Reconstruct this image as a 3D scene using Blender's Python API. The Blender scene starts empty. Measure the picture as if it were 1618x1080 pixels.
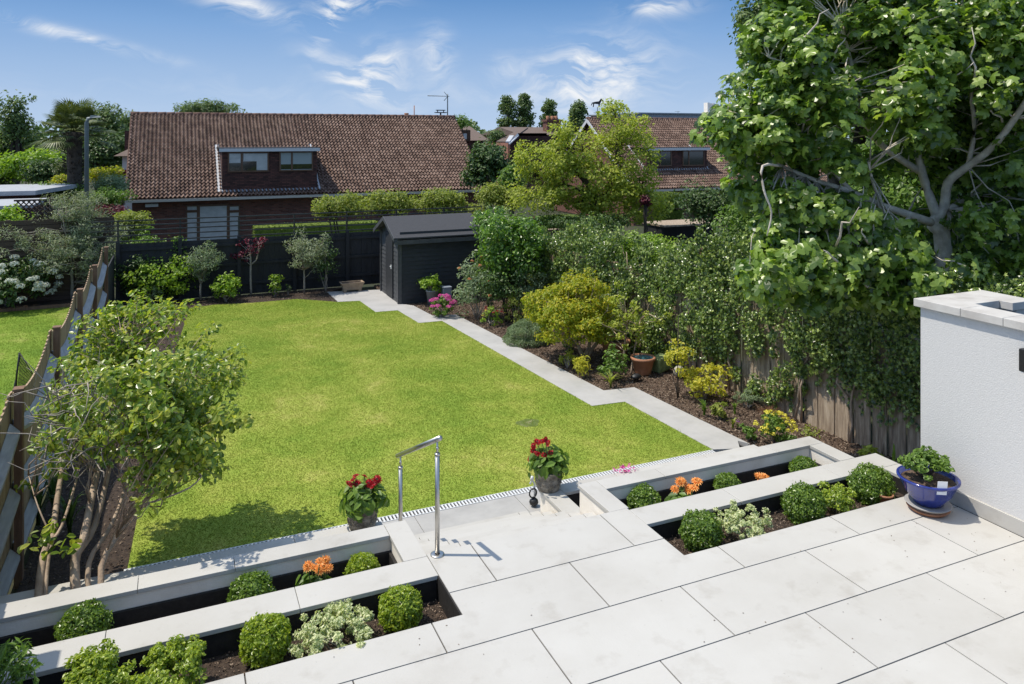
import bpy, math, random
import numpy as np
from mathutils import Vector
R = math.radians
random.seed(7)
RNG = np.random.default_rng(11)
scene = bpy.context.scene
C = scene.collection

# ------------------------------------------------------------------ camera
CH, FPX, HOR, TH = 3.3, 1210.0, 214.0, R(23.75)      # eye height above the terrace, focal length, horizon row, heading
cam_d = bpy.data.cameras.new('camera')
cam = bpy.data.objects.new('camera', cam_d); C.objects.link(cam)
cam_d.sensor_width = 36; cam_d.lens = FPX / 1618 * 36
cam_d.shift_y = -(540 - HOR) / 1618
cam_d.clip_end = 3000; cam_d.clip_start = 0.1
cam.location = (0, 0, CH); cam.rotation_euler = (R(90), 0, -TH)
scene.camera = cam

# ------------------------------------------------------------------ sun, sky, exposure
SUN = Vector((-0.449, 0.2085, 1.0)).normalized()
EXPOSURE = 1.0
SKY_STRENGTH = 0.15
sd = bpy.data.lights.new('sun', 'SUN'); sd.energy = 2.3; sd.angle = R(0.55); sd.color = (1.0, 0.93, 0.80)
sun = bpy.data.objects.new('sun', sd); C.objects.link(sun)
sun.rotation_euler = (-SUN).to_track_quat('-Z', 'Y').to_euler()
sun.location = (0, 0, 30)
world = bpy.data.worlds.new('World'); scene.world = world; world.use_nodes = True
def build_world():
    nt = world.node_tree; nt.nodes.clear()
    N, L = nt.nodes, nt.links
    out = N.new('ShaderNodeOutputWorld'); bg = N.new('ShaderNodeBackground')
    sky = N.new('ShaderNodeTexSky'); sky.sky_type = 'NISHITA'; sky.sun_disc = False
    sky.sun_elevation = math.asin(SUN.z); sky.sun_rotation = math.atan2(SUN.x, SUN.y)
    sky.altitude = 30; sky.air_density = 1.0; sky.dust_density = 0.3; sky.ozone_density = 1.6
    bg.inputs[1].default_value = SKY_STRENGTH
    tc = N.new('ShaderNodeTexCoord'); sep = N.new('ShaderNodeSeparateXYZ'); L.new(tc.outputs['Generated'], sep.inputs[0])
    def m(op, a, b=None, c=None):
        n = N.new('ShaderNodeMath'); n.operation = op
        for i, v in enumerate((a, b, c)):
            if v is None: continue
            if isinstance(v, (int, float)): n.inputs[i].default_value = v
            else: L.new(v, n.inputs[i])
        return n.outputs[0]
    az = m('ARCTAN2', sep.outputs[0], sep.outputs[1]); el = m('ARCSINE', sep.outputs[2])
    # bright cirrus: wisps gathered in a few patches of the sky
    comb = N.new('ShaderNodeCombineXYZ'); L.new(az, comb.inputs[0]); L.new(el, comb.inputs[1])
    nz0 = N.new('ShaderNodeTexNoise'); nz0.inputs['Scale'].default_value = 9; nz0.inputs['Detail'].default_value = 3; L.new(comb.outputs[0], nz0.inputs['Vector'])
    vm = N.new('ShaderNodeVectorMath'); vm.operation = 'MULTIPLY_ADD'; L.new(nz0.outputs['Color'], vm.inputs[0]); vm.inputs[1].default_value = (.14, .10, 0); L.new(comb.outputs[0], vm.inputs[2])
    mp = N.new('ShaderNodeMapping'); mp.inputs['Rotation'].default_value = (0, 0, R(-38)); mp.inputs['Scale'].default_value = (9, 34, 1)
    L.new(vm.outputs[0], mp.inputs[0])
    nz = N.new('ShaderNodeTexNoise'); nz.inputs['Scale'].default_value = 1.0; nz.inputs['Detail'].default_value = 8; nz.inputs['Roughness'].default_value = 0.62
    L.new(mp.outputs[0], nz.inputs['Vector'])
    tot = None
    def patch(px, py, sx, sy, rot, amp):
        nonlocal tot
        a0 = TH + math.atan((px - 809) / FPX); e0 = math.atan((HOR - py) / FPX * math.cos(math.atan((px - 809) / FPX)))
        da = m('SUBTRACT', az, a0); de = m('SUBTRACT', el, e0)
        c, s = math.cos(rot), math.sin(rot)
        u = m('ADD', m('MULTIPLY', da, c / sx), m('MULTIPLY', de, s / sx))
        v = m('ADD', m('MULTIPLY', da, -s / sy), m('MULTIPLY', de, c / sy))
        r2 = m('ADD', m('MULTIPLY', u, u), m('MULTIPLY', v, v))
        g = m('MULTIPLY', m('POWER', 2.718, m('MULTIPLY', r2, -1)), amp)
        tot = g if tot is None else m('ADD', tot, g)
    patch(935, 118, .072, .038, R(10), 1.1)
    patch(600, 108, .032, .026, R(30), 1.0)
    patch(565, 130, .06, .016, R(-28), .7)
    patch(690, 88, .020, .030, R(10), .7)
    patch(528, 22, .040, .012, R(62), 1.0)
    patch(560, 6, .05, .012, R(5), .6)
    patch(395, 12, .06, .012, R(-12), .7)
    patch(100, 52, .10, .007, R(-13), .6)
    patch(1045, 8, .04, .012, R(0), .7)
    patch(800, 110, .018, .02, R(50), .35)
    patch(700, 150, .5, .02, 0, .12)
    mr = N.new('ShaderNodeMapRange'); L.new(nz.outputs[0], mr.inputs[0]); mr.inputs[1].default_value = .43; mr.inputs[2].default_value = .70
    dens = m('MINIMUM', m('MULTIPLY', m('MULTIPLY', mr.outputs[0], tot), 1.7), 0.93)
    mix = N.new('ShaderNodeMix'); mix.data_type = 'RGBA'
    L.new(dens, mix.inputs[0]); mix.inputs[7].default_value = (3.0, 3.07, 3.15, 1)
    # pale blue air low over the roofs, deeper blue above
    K = 1.0 / (SKY_STRENGTH * 2 ** EXPOSURE)
    rp = N.new('ShaderNodeValToRGB'); L.new(m('MULTIPLY', el, 2.0), rp.inputs[0]); e = rp.color_ramp.elements
    cs = [(0.0, (.50,.64,.84)), (.16, (.345,.51,.77)), (.27, (.225,.405,.71)), (.35, (.145,.315,.62)), (1.0, (.08,.20,.50))]
    while len(e) < len(cs): e.new(.5)
    for i, (p_, c_) in enumerate(cs): e[i].position = p_; e[i].color = (*c_, 1)
    sc_ = N.new('ShaderNodeVectorMath'); sc_.operation = 'SCALE'; L.new(rp.outputs[0], sc_.inputs[0]); sc_.inputs[3].default_value = K
    lowf = N.new('ShaderNodeMapRange'); L.new(el, lowf.inputs[0]); lowf.inputs[1].default_value = .22; lowf.inputs[2].default_value = .7; lowf.inputs[3].default_value = 1.0; lowf.inputs[4].default_value = 0.0
    blend = N.new('ShaderNodeMix'); blend.data_type = 'RGBA'; L.new(lowf.outputs[0], blend.inputs[0]); tnt = N.new('ShaderNodeMix'); tnt.data_type = 'RGBA'; tnt.blend_type = 'MULTIPLY'; tnt.inputs[0].default_value = 1; L.new(sky.outputs[0], tnt.inputs[6]); tnt.inputs[7].default_value = (1.16, 1.02, .84, 1); L.new(tnt.outputs[2], blend.inputs[6]); L.new(sc_.outputs[0], blend.inputs[7])
    L.new(blend.outputs[2], mix.inputs[6])
    L.new(mix.outputs[2], bg.inputs[0]); L.new(bg.outputs[0], out.inputs[0])
build_world()
scene.view_settings.view_transform = 'Standard'; scene.view_settings.look = 'None'
scene.view_settings.exposure = EXPOSURE; scene.view_settings.gamma = 1.0

# ------------------------------------------------------------------ measuring helpers (positions in metres; terrace surface is z = 0)
LW = -0.88          # lawn level
def ray(px, py):
    r, t = (px - 809) / FPX, -(py - HOR) / FPX
    return (math.cos(TH) * r + math.sin(TH), -math.sin(TH) * r + math.cos(TH), t)
def at_z(px, py, z=LW):
    d = ray(px, py); k = (z - CH) / d[2]; return np.array([d[0] * k, d[1] * k, z])
def at_v(px, py, v):
    d = ray(px, py); k = v / d[1]; return np.array([d[0] * k, v, CH + d[2] * k])
def at_Y(px, py, Y):
    d = ray(px, py); return np.array([d[0] * Y, d[1] * Y, CH + d[2] * Y])
def depth(py, z=LW): return (CH - z) * FPX / (py - HOR)

# ------------------------------------------------------------------ mesh builder
class MB:
    def __init__(s): s.v = []; s.l = []; s.t = []; s.n = 0; s.sm = []
    def add(s, verts, faces, smooth=False):
        verts = np.asarray(verts, float).reshape(-1, 3)
        for f in faces: s.l.append(np.asarray(f) + s.n); s.t.append(len(f)); s.sm.append(smooth)
        s.v.append(verts); s.n += len(verts); return s
    def add_np(s, verts, faces, smooth=False):          # faces: (n,k) array
        faces = np.asarray(faces)
        s.l.append((faces + s.n).ravel()); s.t.extend([faces.shape[1]] * len(faces)); s.sm.extend([smooth] * len(faces))
        s.v.append(np.asarray(verts, float).reshape(-1, 3)); s.n += len(s.v[-1]); return s
    def box(s, x0, x1, y0, y1, z0, z1):
        v = [(x0,y0,z0),(x1,y0,z0),(x1,y1,z0),(x0,y1,z0),(x0,y0,z1),(x1,y0,z1),(x1,y1,z1),(x0,y1,z1)]
        return s.add(v, [(0,3,2,1),(4,5,6,7),(0,1,5,4),(1,2,6,5),(2,3,7,6),(3,0,4,7)])
    def obox(s, c, ax, ay, az):                         # oriented box, half-axes
        c, ax, ay, az = map(np.asarray, (c, ax, ay, az))
        v = [c + i*ax + j*ay + k*az for k in (-1,1) for j in (-1,1) for i in (-1,1)]
        return s.add(v, [(0,2,3,1),(4,5,7,6),(0,1,5,4),(1,3,7,5),(3,2,6,7),(2,0,4,6)])
    def prism(s, poly, z0, z1):
        n = len(poly)
        v = [(p[0], p[1], z0) for p in poly] + [(p[0], p[1], z1) for p in poly]
        f = [tuple(range(n))[::-1], tuple(range(n, 2*n))] + [(i, (i+1) % n, n + (i+1) % n, n + i) for i in range(n)]
        return s.add(v, f)
    def tube(s, pts, rad, seg=6, cap=True):
        pts = [np.asarray(p, float) for p in pts]; n = len(pts)
        if not hasattr(rad, '__len__'): rad = [rad] * n
        V = []; up = np.array([0.13, 0.21, 0.97]); 
        for i, p in enumerate(pts):
            d = pts[min(i+1, n-1)] - pts[max(i-1, 0)]; d /= (np.linalg.norm(d) + 1e-9)
            a = np.cross(d, up)
            if np.linalg.norm(a) < .2: a = np.cross(d, [1, 0, 0.1])
            a /= np.linalg.norm(a); b = np.cross(d, a)
            for k in range(seg):
                t = 2 * math.pi * k / seg; V.append(p + rad[i] * (math.cos(t) * a + math.sin(t) * b))
        F = [(i*seg+k, i*seg+(k+1) % seg, (i+1)*seg+(k+1) % seg, (i+1)*seg+k) for i in range(n-1) for k in range(seg)]
        if cap: F += [tuple(range(seg))[::-1], tuple((n-1)*seg + k for k in range(seg))]
        return s.add(V, F, True)
    def lathe(s, prof, c, seg=28):
        V = []; n = len(prof)
        for r, z in prof:
            for k in range(seg):
                t = 2*math.pi*k/seg; V.append((c[0]+r*math.cos(t), c[1]+r*math.sin(t), c[2]+z))
        F = [(i*seg+k, i*seg+(k+1) % seg, (i+1)*seg+(k+1) % seg, (i+1)*seg+k) for i in range(n-1) for k in range(seg)]
        return s.add(V, F, True)
    def ball(s, c, r, seg=12, rings=7, noise=0.0):
        if not hasattr(r, '__len__'): r = (r, r, r)
        V = []; 
        for i in range(rings+1):
            ph = math.pi * i / rings
            for k in range(seg):
                t = 2*math.pi*k/seg; q = 1 + noise * random.uniform(-1, 1)
                V.append((c[0]+r[0]*q*math.sin(ph)*math.cos(t), c[1]+r[1]*q*math.sin(ph)*math.sin(t), c[2]+r[2]*q*math.cos(ph)))
        F = [(i*seg+k, (i+1)*seg+k, (i+1)*seg+(k+1) % seg, i*seg+(k+1) % seg) for i in range(rings) for k in range(seg)]
        return s.add(V, F, True)
    def grid(s, P):                                      # P: (a,b,3)
        a, b = P.shape[:2]; i = np.arange((a-1)*(b-1)); r, c = i // (b-1), i % (b-1)
        f = np.stack([r*b+c, r*b+c+1, (r+1)*b+c+1, (r+1)*b+c], 1)
        return s.add_np(P.reshape(-1, 3), f)
    def data(s, name, off=(0, 0, 0)):
        me = bpy.data.meshes.new(name)
        v = np.concatenate(s.v) - np.asarray(off, float); l = np.concatenate([np.asarray(a).ravel() for a in s.l]).astype(np.int32)
        t = np.array(s.t, np.int32); st = np.concatenate([[0], np.cumsum(t)[:-1]]).astype(np.int32)
        me.vertices.add(len(v)); me.vertices.foreach_set('co', v.ravel().astype(np.float32))
        me.loops.add(len(l)); me.loops.foreach_set('vertex_index', l)
        me.polygons.add(len(t)); me.polygons.foreach_set('loop_start', st); me.polygons.foreach_set('loop_total', t)
        me.polygons.foreach_set('use_smooth', np.array(s.sm, bool))
        me.update(calc_edges=True); me.validate(); return me

def props(o, label=None, cat=None, group=None, kind=None):
    if label: o['label'] = label
    if cat: o['category'] = cat
    if group: o['group'] = group
    if kind: o['kind'] = kind
    return o
def thing(name, label, cat, loc, group=None):
    o = bpy.data.objects.new(name, None); C.objects.link(o); o.location = tuple(float(a) for a in loc); o.empty_display_size = .1
    return props(o, label, cat, group)
WL = {}
def part(name, mb, mat, parent=None, off=None, bevel=0, label=None):
    if off is None:
        off = (0, 0, 0)
        p = parent
        while p is not None: off = tuple(a + b for a, b in zip(off, p.location)); p = p.parent
    me = mb.data(name, off) if isinstance(mb, MB) else mb
    me.materials.append(mat) if not me.materials else None
    o = bpy.data.objects.new(name, me); C.objects.link(o)
    if parent is not None: o.parent = parent
    if bevel:
        b = o.modifiers.new('bevel', 'BEVEL'); b.width = bevel; b.segments = 2; b.limit_method = 'ANGLE'; b.angle_limit = R(40)
    if label: o['label'] = label
    return o
def single(name, mb, mat, loc, label, cat, group=None, bevel=0):
    o = part(name, mb, mat, None, off=loc, bevel=bevel); o.location = tuple(float(a) for a in loc); return props(o, label, cat, group)
def struct(name, mb, mat, bevel=0, kind='structure', label=None, cat=None):
    o = part(name, mb, mat, None, bevel=bevel); return props(o, label or name.replace('_', ' '), cat or name.replace('_', ' ').split()[-1], None, kind)
def copy_tree(o, parent=None):
    c = o.copy(); C.objects.link(c); c.parent = parent
    for ch in list(o.children): copy_tree(ch, c)
    return c

# ------------------------------------------------------------------ materials
def mat(name, base=(.5,.5,.5), rough=.6, metal=0, spec=.5):
    m = bpy.data.materials.new(name); m.use_nodes = True
    b = m.node_tree.nodes['Principled BSDF']
    b.inputs['Base Color'].default_value = (*base, 1); b.inputs['Roughness'].default_value = rough; b.inputs['Metallic'].default_value = metal
    b.inputs['Specular IOR Level'].default_value = spec
    return m
def nmat(name, cols, scale=5, detail=6, rough=.7, bump=0, bscale=40, stretch=(1,1,1), metal=0, lo=.3, hi=.7, cols2=None, scale2=1, spec=.4, f2=.5):
    """noise-mottled surface: cols along a ramp, optional second layer, optional bump"""
    m = mat(name, cols[0], rough, metal, spec); nt = m.node_tree; N, L = nt.nodes, nt.links; b = N['Principled BSDF']
    tc = N.new('ShaderNodeTexCoord'); mp = N.new('ShaderNodeMapping'); mp.inputs['Scale'].default_value = stretch; L.new(tc.outputs['Object'], mp.inputs[0])
    def layer(cs, sc):
        nz = N.new('ShaderNodeTexNoise'); nz.inputs['Scale'].default_value = sc; nz.inputs['Detail'].default_value = detail; nz.inputs['Roughness'].default_value = .62; L.new(mp.outputs[0], nz.inputs['Vector'])
        rp = N.new('ShaderNodeValToRGB'); L.new(nz.outputs[0], rp.inputs[0]); e = rp.color_ramp.elements
        while len(e) < len(cs): e.new(.5)
        for i, c in enumerate(cs): e[i].position = lo + (hi - lo) * i / (len(cs) - 1); e[i].color = (*c, 1)
        return rp.outputs[0]
    o = layer(cols, scale)
    if cols2:
        o2 = layer(cols2, scale2); mx = N.new('ShaderNodeMix'); mx.data_type = 'RGBA'; mx.blend_type = 'MULTIPLY'; mx.inputs[0].default_value = f2
        L.new(o, mx.inputs[6]); L.new(o2, mx.inputs[7]); o = mx.outputs[2]
    L.new(o, b.inputs['Base Color'])
    if bump:
        nb = N.new('ShaderNodeTexNoise'); nb.inputs['Scale'].default_value = bscale; nb.inputs['Detail'].default_value = 5; L.new(mp.outputs[0], nb.inputs['Vector'])
        bp = N.new('ShaderNodeBump'); bp.inputs['Strength'].default_value = bump; bp.inputs['Distance'].default_value = .02; L.new(nb.outputs[0], bp.inputs['Height']); L.new(bp.outputs[0], b.inputs['Normal'])
    return m
def leafmat(name, cols, rough=.45, trans=.35, spec=.4, tcol=None):
    """one colour per leaf, part of the light passing through"""
    m = bpy.data.materials.new(name); m.use_nodes = True; nt = m.node_tree; N, L = nt.nodes, nt.links; b = N['Principled BSDF']; out = N['Material Output']
    g = N.new('ShaderNodeNewGeometry'); rp = N.new('ShaderNodeValToRGB'); L.new(g.outputs['Random Per Island'], rp.inputs[0]); e = rp.color_ramp.elements
    while len(e) < len(cols): e.new(.5)
    for i, c in enumerate(cols): e[i].position = i / (len(cols) - 1); e[i].color = (*c, 1)
    L.new(rp.outputs[0], b.inputs['Base Color']); b.inputs['Roughness'].default_value = rough; b.inputs['Specular IOR Level'].default_value = spec
    tr = N.new('ShaderNodeBsdfTranslucent'); mx0 = N.new('ShaderNodeMix'); mx0.data_type = 'RGBA'; mx0.blend_type = 'MULTIPLY'; mx0.inputs[0].default_value = 1
    L.new(rp.outputs[0], mx0.inputs[6]); mx0.inputs[7].default_value = (*(tcol or (1.6, 1.7, .7)), 1); L.new(mx0.outputs[2], tr.inputs[0])
    mx = N.new('ShaderNodeMixShader'); mx.inputs[0].default_value = trans; L.new(b.outputs[0], mx.inputs[1]); L.new(tr.outputs[0], mx.inputs[2]); L.new(mx.outputs[0], out.inputs[0])
    return m

M = {}
M['porcelain'] = nmat('pale_porcelain', [(.42,.402,.368),(.465,.448,.417),(.492,.477,.448)], 1.1, 9, rough=.6, bump=.05, bscale=60, lo=.28, hi=.62, cols2=[(.72,.69,.65),(1,1,1),(1,1,1)], scale2=3.5, f2=.5)
M['grey_porcelain'] = nmat('grey_porcelain', [(.335,.325,.31),(.39,.38,.365),(.43,.42,.40)], 2.2, 8, rough=.6, bump=.05, stretch=(1,1,1), cols2=[(.85,.85,.85),(1,1,1)], scale2=14)
def slab_tone(m, lo=.95):
    nt = m.node_tree; N, L = nt.nodes, nt.links; b = N['Principled BSDF']; src = b.inputs['Base Color'].links[0].from_socket
    g = N.new('ShaderNodeNewGeometry'); mr = N.new('ShaderNodeMapRange'); L.new(g.outputs['Random Per Island'], mr.inputs[0]); mr.inputs[3].default_value = lo; mr.inputs[4].default_value = 1.03
    # scattered dark specks and faint scuffs
    tc = N.new('ShaderNodeTexCoord'); nz = N.new('ShaderNodeTexNoise'); nz.inputs['Scale'].default_value = 34; nz.inputs['Detail'].default_value = 3; L.new(tc.outputs['Object'], nz.inputs['Vector'])
    sp = N.new('ShaderNodeMapRange'); L.new(nz.outputs[0], sp.inputs[0]); sp.inputs[1].default_value = .70; sp.inputs[2].default_value = .76; sp.inputs[3].default_value = 1.0; sp.inputs[4].default_value = .80
    mu = N.new('ShaderNodeMath'); mu.operation = 'MULTIPLY'; L.new(mr.outputs[0], mu.inputs[0]); L.new(sp.outputs[0], mu.inputs[1])
    sc = N.new('ShaderNodeVectorMath'); sc.operation = 'SCALE'; L.new(src, sc.inputs[0]); L.new(mu.outputs[0], sc.inputs[3]); L.new(sc.outputs[0], b.inputs['Base Color'])
slab_tone(M['porcelain'])
M['joint'] = mat('dark_joint', (.07,.065,.06), .9)
M['render_white'] = nmat('white_render', [(.56,.553,.545),(.60,.593,.585)], 30, 4, rough=.85, bump=.22, bscale=80)
M['render_cream'] = nmat('cream_render', [(.70,.64,.56),(.80,.745,.67),(.85,.80,.73)], 3, 6, rough=.85, bump=.12, bscale=60)
M['liner'] = nmat('black_liner', [(.012,.011,.011),(.025,.022,.02)], 20, 4, rough=.75, bump=.2)
M['soil'] = nmat('dark_soil', [(.02,.014,.011),(.05,.034,.025),(.085,.06,.042)], 26, 8, rough=.95, bump=1, bscale=60)
M['mulch'] = nmat('bark_mulch', [(.035,.022,.015),(.095,.062,.043),(.19,.135,.098)], 22, 10, rough=.95, bump=1, bscale=55)
M['steel'] = mat('brushed_steel', (.55,.53,.50), .36, 1)
M['galv'] = nmat('galvanised_steel', [(.62,.63,.64),(.75,.75,.75)], 30, 3, rough=.5, metal=.15)
M['dark'] = mat('dark_gap', (.01,.01,.01), .9)
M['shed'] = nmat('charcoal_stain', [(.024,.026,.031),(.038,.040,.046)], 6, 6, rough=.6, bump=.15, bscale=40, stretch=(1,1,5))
M['shed_lit'] = nmat('charcoal_stain_lit', [(.05,.052,.058),(.085,.088,.095)], 6, 6, rough=.6, bump=.15)  # paler copy of the stain; sunlight on the gable end put into the colour
M['felt'] = nmat('roofing_felt', [(.045,.046,.052),(.07,.072,.08)], 60, 4, rough=.9, bump=.5, bscale=150)
M['fence_dark'] = nmat('dark_stained_boards', [(.018,.018,.020),(.032,.032,.036)], 5, 6, rough=.7, stretch=(1,1,.3), bump=.2)
M['rail_dark'] = mat('dark_trellis_rail', (.035,.033,.032), .5)
M['wood_new'] = nmat('weathered_softwood', [(.30,.20,.12),(.44,.31,.20),(.54,.41,.28)], 4, 8, rough=.85, stretch=(6,6,.8), bump=.3, cols2=[(.6,.6,.6),(1,1,1)], scale2=2)
M['wood_post'] = nmat('brown_post_wood', [(.14,.08,.052),(.25,.15,.095)], 5, 8, rough=.85, stretch=(6,6,.8), bump=.3)
M['wood_rail'] = nmat('skylit_rail_wood', [(.30,.30,.32),(.45,.45,.47)], 4, 8, rough=.8, stretch=(6,.8,6), bump=.3)  # blue-grey sky light on the rails painted into the wood colour
M['wood_old'] = nmat('grey_old_boards', [(.17,.12,.085),(.38,.295,.215),(.60,.50,.38)], 3, 10, rough=.95, stretch=(7,7,.7), bump=.6, lo=.3, hi=.72)
M['slat_brown'] = nmat('brown_slats', [(.055,.036,.026),(.10,.066,.048)], 5, 5, rough=.7, stretch=(.5,.5,6))
M['bark_grey'] = nmat('grey_bark', [(.22,.185,.155),(.40,.35,.30)], 12, 6, rough=.85, bump=.4)
M['bark_fig'] = nmat('pale_fig_bark', [(.42,.36,.30),(.72,.65,.56)], 8, 6, rough=.85, bump=.4)
M['bark_tan'] = nmat('tan_bark', [(.27,.195,.14),(.52,.41,.31)], 9, 7, rough=.85, stretch=(1,1,.4), bump=.4)
M['bark_dark'] = nmat('dark_bark', [(.035,.028,.022),(.09,.072,.055)], 10, 6, rough=.9, bump=.5)
M['stem'] = mat('green_stem', (.09,.13,.04), .6)
M['terracotta'] = nmat('terracotta', [(.30,.13,.07),(.44,.22,.13)], 8, 6, rough=.8)
M['stone_pot'] = nmat('weathered_cast_stone', [(.09,.08,.065),(.24,.215,.18),(.38,.35,.30)], 14, 8, rough=.9, bump=.6, bscale=50)
M['cast_tan'] = nmat('tan_cast_stone', [(.25,.18,.12),(.38,.29,.20)], 9, 6, rough=.9, bump=.3)
M['blue_glaze'] = nmat('blue_glaze', [(.012,.02,.14),(.035,.055,.30)], 5, 5, rough=.12, spec=.7)
M['saucer'] = mat('stained_white_saucer', (.34,.33,.32), .5)
M['white_plastic'] = mat('white_plastic', (.78,.78,.78), .4)
M['grey_pot'] = mat('pale_grey_plastic', (.25,.28,.33), .5)
M['black_plastic'] = mat('black_plastic', (.015,.015,.016), .4)
pass
def brickmat(name, c1, c2, mortar, sc=1.0):
    m = mat(name, c1, .9); nt = m.node_tree; N, L = nt.nodes, nt.links; b = N['Principled BSDF']
    tc = N.new('ShaderNodeTexCoord'); sp = N.new('ShaderNodeSeparateXYZ'); cb = N.new('ShaderNodeCombineXYZ'); ad = N.new('ShaderNodeMath'); ad.operation = 'ADD'
    L.new(tc.outputs['Object'], sp.inputs[0]); L.new(sp.outputs[0], ad.inputs[0]); L.new(sp.outputs[1], ad.inputs[1]); L.new(ad.outputs[0], cb.inputs[0]); L.new(sp.outputs[2], cb.inputs[1])
    br = N.new('ShaderNodeTexBrick'); br.inputs['Scale'].default_value = sc; br.inputs['Brick Width'].default_value = .225; br.inputs['Row Height'].default_value = .075; br.inputs['Mortar Size'].default_value = .008
    br.inputs['Color1'].default_value = (*c1, 1); br.inputs['Color2'].default_value = (*c2, 1); br.inputs['Mortar'].default_value = (*mortar, 1); br.inputs['Bias'].default_value = 0
    L.new(cb.outputs[0], br.inputs['Vector']); L.new(br.outputs[0], b.inputs['Base Color']); return m
M['brick'] = brickmat('red_brown_brick', (.10,.035,.025), (.20,.075,.05), (.12,.09,.075))
M['brick_dark'] = brickmat('dark_tile_hanging', (.045,.018,.015), (.13,.05,.038), (.03,.02,.018))
M['brick_red'] = brickmat('orange_brick', (.28,.10,.06), (.40,.16,.10), (.25,.2,.17))
def tilemat(name, cw, rh, cols, spots=.12):
    """roof tiles, each tile its own tint, with pale lichen spots; object x across, slope length on y"""
    m = mat(name, cols[0], .85); nt = m.node_tree; N, L = nt.nodes, nt.links; b = N['Principled BSDF']
    tc = N.new('ShaderNodeTexCoord'); sp = N.new('ShaderNodeSeparateXYZ'); L.new(tc.outputs['Object'], sp.inputs[0])
    def m2(op, a, bb):
        n = N.new('ShaderNodeMath'); n.operation = op; L.new(a, n.inputs[0])
        if isinstance(bb, (int, float)): n.inputs[1].default_value = bb
        else: L.new(bb, n.inputs[1])
        return n.outputs[0]
    fx = m2('FLOOR', m2('DIVIDE', sp.outputs[0], cw), 0); fy = m2('FLOOR', m2('DIVIDE', sp.outputs[1], rh), 0)
    cb = N.new('ShaderNodeCombineXYZ'); L.new(fx, cb.inputs[0]); L.new(fy, cb.inputs[1])
    wn = N.new('ShaderNodeTexWhiteNoise'); wn.noise_dimensions = '2D'; L.new(cb.outputs[0], wn.inputs['Vector'])
    nz = N.new('ShaderNodeTexNoise'); nz.inputs['Scale'].default_value = .45; nz.inputs['Detail'].default_value = 7; L.new(tc.outputs['Object'], nz.inputs['Vector'])
    mixf = m2('ADD', m2('MULTIPLY', wn.outputs['Value'], .55), m2('MULTIPLY', nz.outputs[0], .55))
    rp = N.new('ShaderNodeValToRGB'); L.new(mixf, rp.inputs[0]); e = rp.color_ramp.elements
    while len(e) < len(cols): e.new(.5)
    for i, c in enumerate(cols): e[i].position = .15 + .75 * i / (len(cols)-1); e[i].color = (*c, 1)
    n2 = N.new('ShaderNodeTexNoise'); n2.inputs['Scale'].default_value = 9; n2.inputs['Detail'].default_value = 3; L.new(tc.outputs['Object'], n2.inputs['Vector'])
    mr = N.new('ShaderNodeMapRange'); L.new(n2.outputs[0], mr.inputs[0]); mr.inputs[1].default_value = .62; mr.inputs[2].default_value = .72; mr.inputs[4].default_value = .75
    mx = N.new('ShaderNodeMix'); mx.data_type = 'RGBA'; L.new(mr.outputs[0], mx.inputs[0]); L.new(rp.outputs[0], mx.inputs[6]); mx.inputs[7].default_value = (.34,.27,.21,1)
    L.new(mx.outputs[2], b.inputs['Base Color']); return m
M['tiles'] = tilemat('clay_pantiles', .188, .255, [(.065,.037,.028),(.145,.088,.067),(.25,.17,.135)])
M['tiles_plain'] = nmat('plain_clay_tiles', [(.10,.055,.042),(.17,.10,.075)], 8, 8, rough=.9, stretch=(1,1,3))
M['roof_brown'] = nmat('brown_roof', [(.12,.085,.07),(.17,.125,.10)], 6, 6, rough=.9)
M['roof_red'] = nmat('red_roof', [(.25,.10,.065),(.33,.15,.10)], 6, 6, rough=.9)
M['frame_brown'] = mat('brown_window_frame', (.13,.065,.035), .5)
M['trim_white'] = mat('white_trim', (.62,.62,.63), .5)
M['trim_cream'] = mat('cream_fascia', (.48,.44,.38), .6)
M['lead'] = nmat('lead_flashing', [(.22,.24,.27),(.34,.36,.40)], 8, 4, rough=.5)
M['lead_pale'] = nmat('pale_flashing', [(.40,.42,.45),(.55,.56,.58)], 8, 4, rough=.6)
M['pane_dark'] = mat('dark_glass', (.015,.02,.02), .06, 0, .9)
M['pane_white'] = nmat('white_blind_behind_glass', [(.42,.43,.43),(.55,.56,.56)], 3, 3, rough=.2, stretch=(1,1,2))
M['pane_grey'] = mat('grey_blind', (.33,.37,.37), .25)
M['black_bitumen'] = mat('black_felt_edge', (.012,.012,.014), .6)
M['flat_roof'] = nmat('pale_flat_roof', [(.30,.315,.34),(.42,.43,.45)], 4, 6, rough=.8)
M['lamp_grey'] = mat('grey_painted_column', (.16,.19,.20), .5)
M['petal_red'] = leafmat('red_petals', [(.22,.004,.012),(.48,.01,.02),(.60,.02,.03)], .5, .25, tcol=(1.2,1,1))
M['petal_orange'] = leafmat('orange_petals', [(.80,.27,.04),(.88,.40,.10),(.92,.50,.18)], .5, .25, tcol=(1.1,1,1))
M['petal_pink'] = leafmat('pink_petals', [(.55,.06,.28),(.72,.12,.42),(.75,.22,.45)], .5, .25, tcol=(1.1,1,1))
M['petal_white'] = leafmat('white_petals', [(.55,.58,.48),(.72,.74,.66)], .6, .25, tcol=(1,1,.9))
M['petal_yellow'] = leafmat('yellow_petals', [(.70,.62,.06),(.82,.75,.12)], .5, .25, tcol=(1,1,.9))
M['petal_peach'] = leafmat('peach_petals', [(.65,.22,.10),(.75,.38,.18)], .5, .25, tcol=(1,1,.9))
M['petal_purple'] = leafmat('purple_petals', [(.20,.03,.30),(.30,.06,.40)], .5, .25, tcol=(1,1,.9))
M['flower_eye'] = mat('yellow_flower_eye', (.30,.14,.02), .8)
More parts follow.
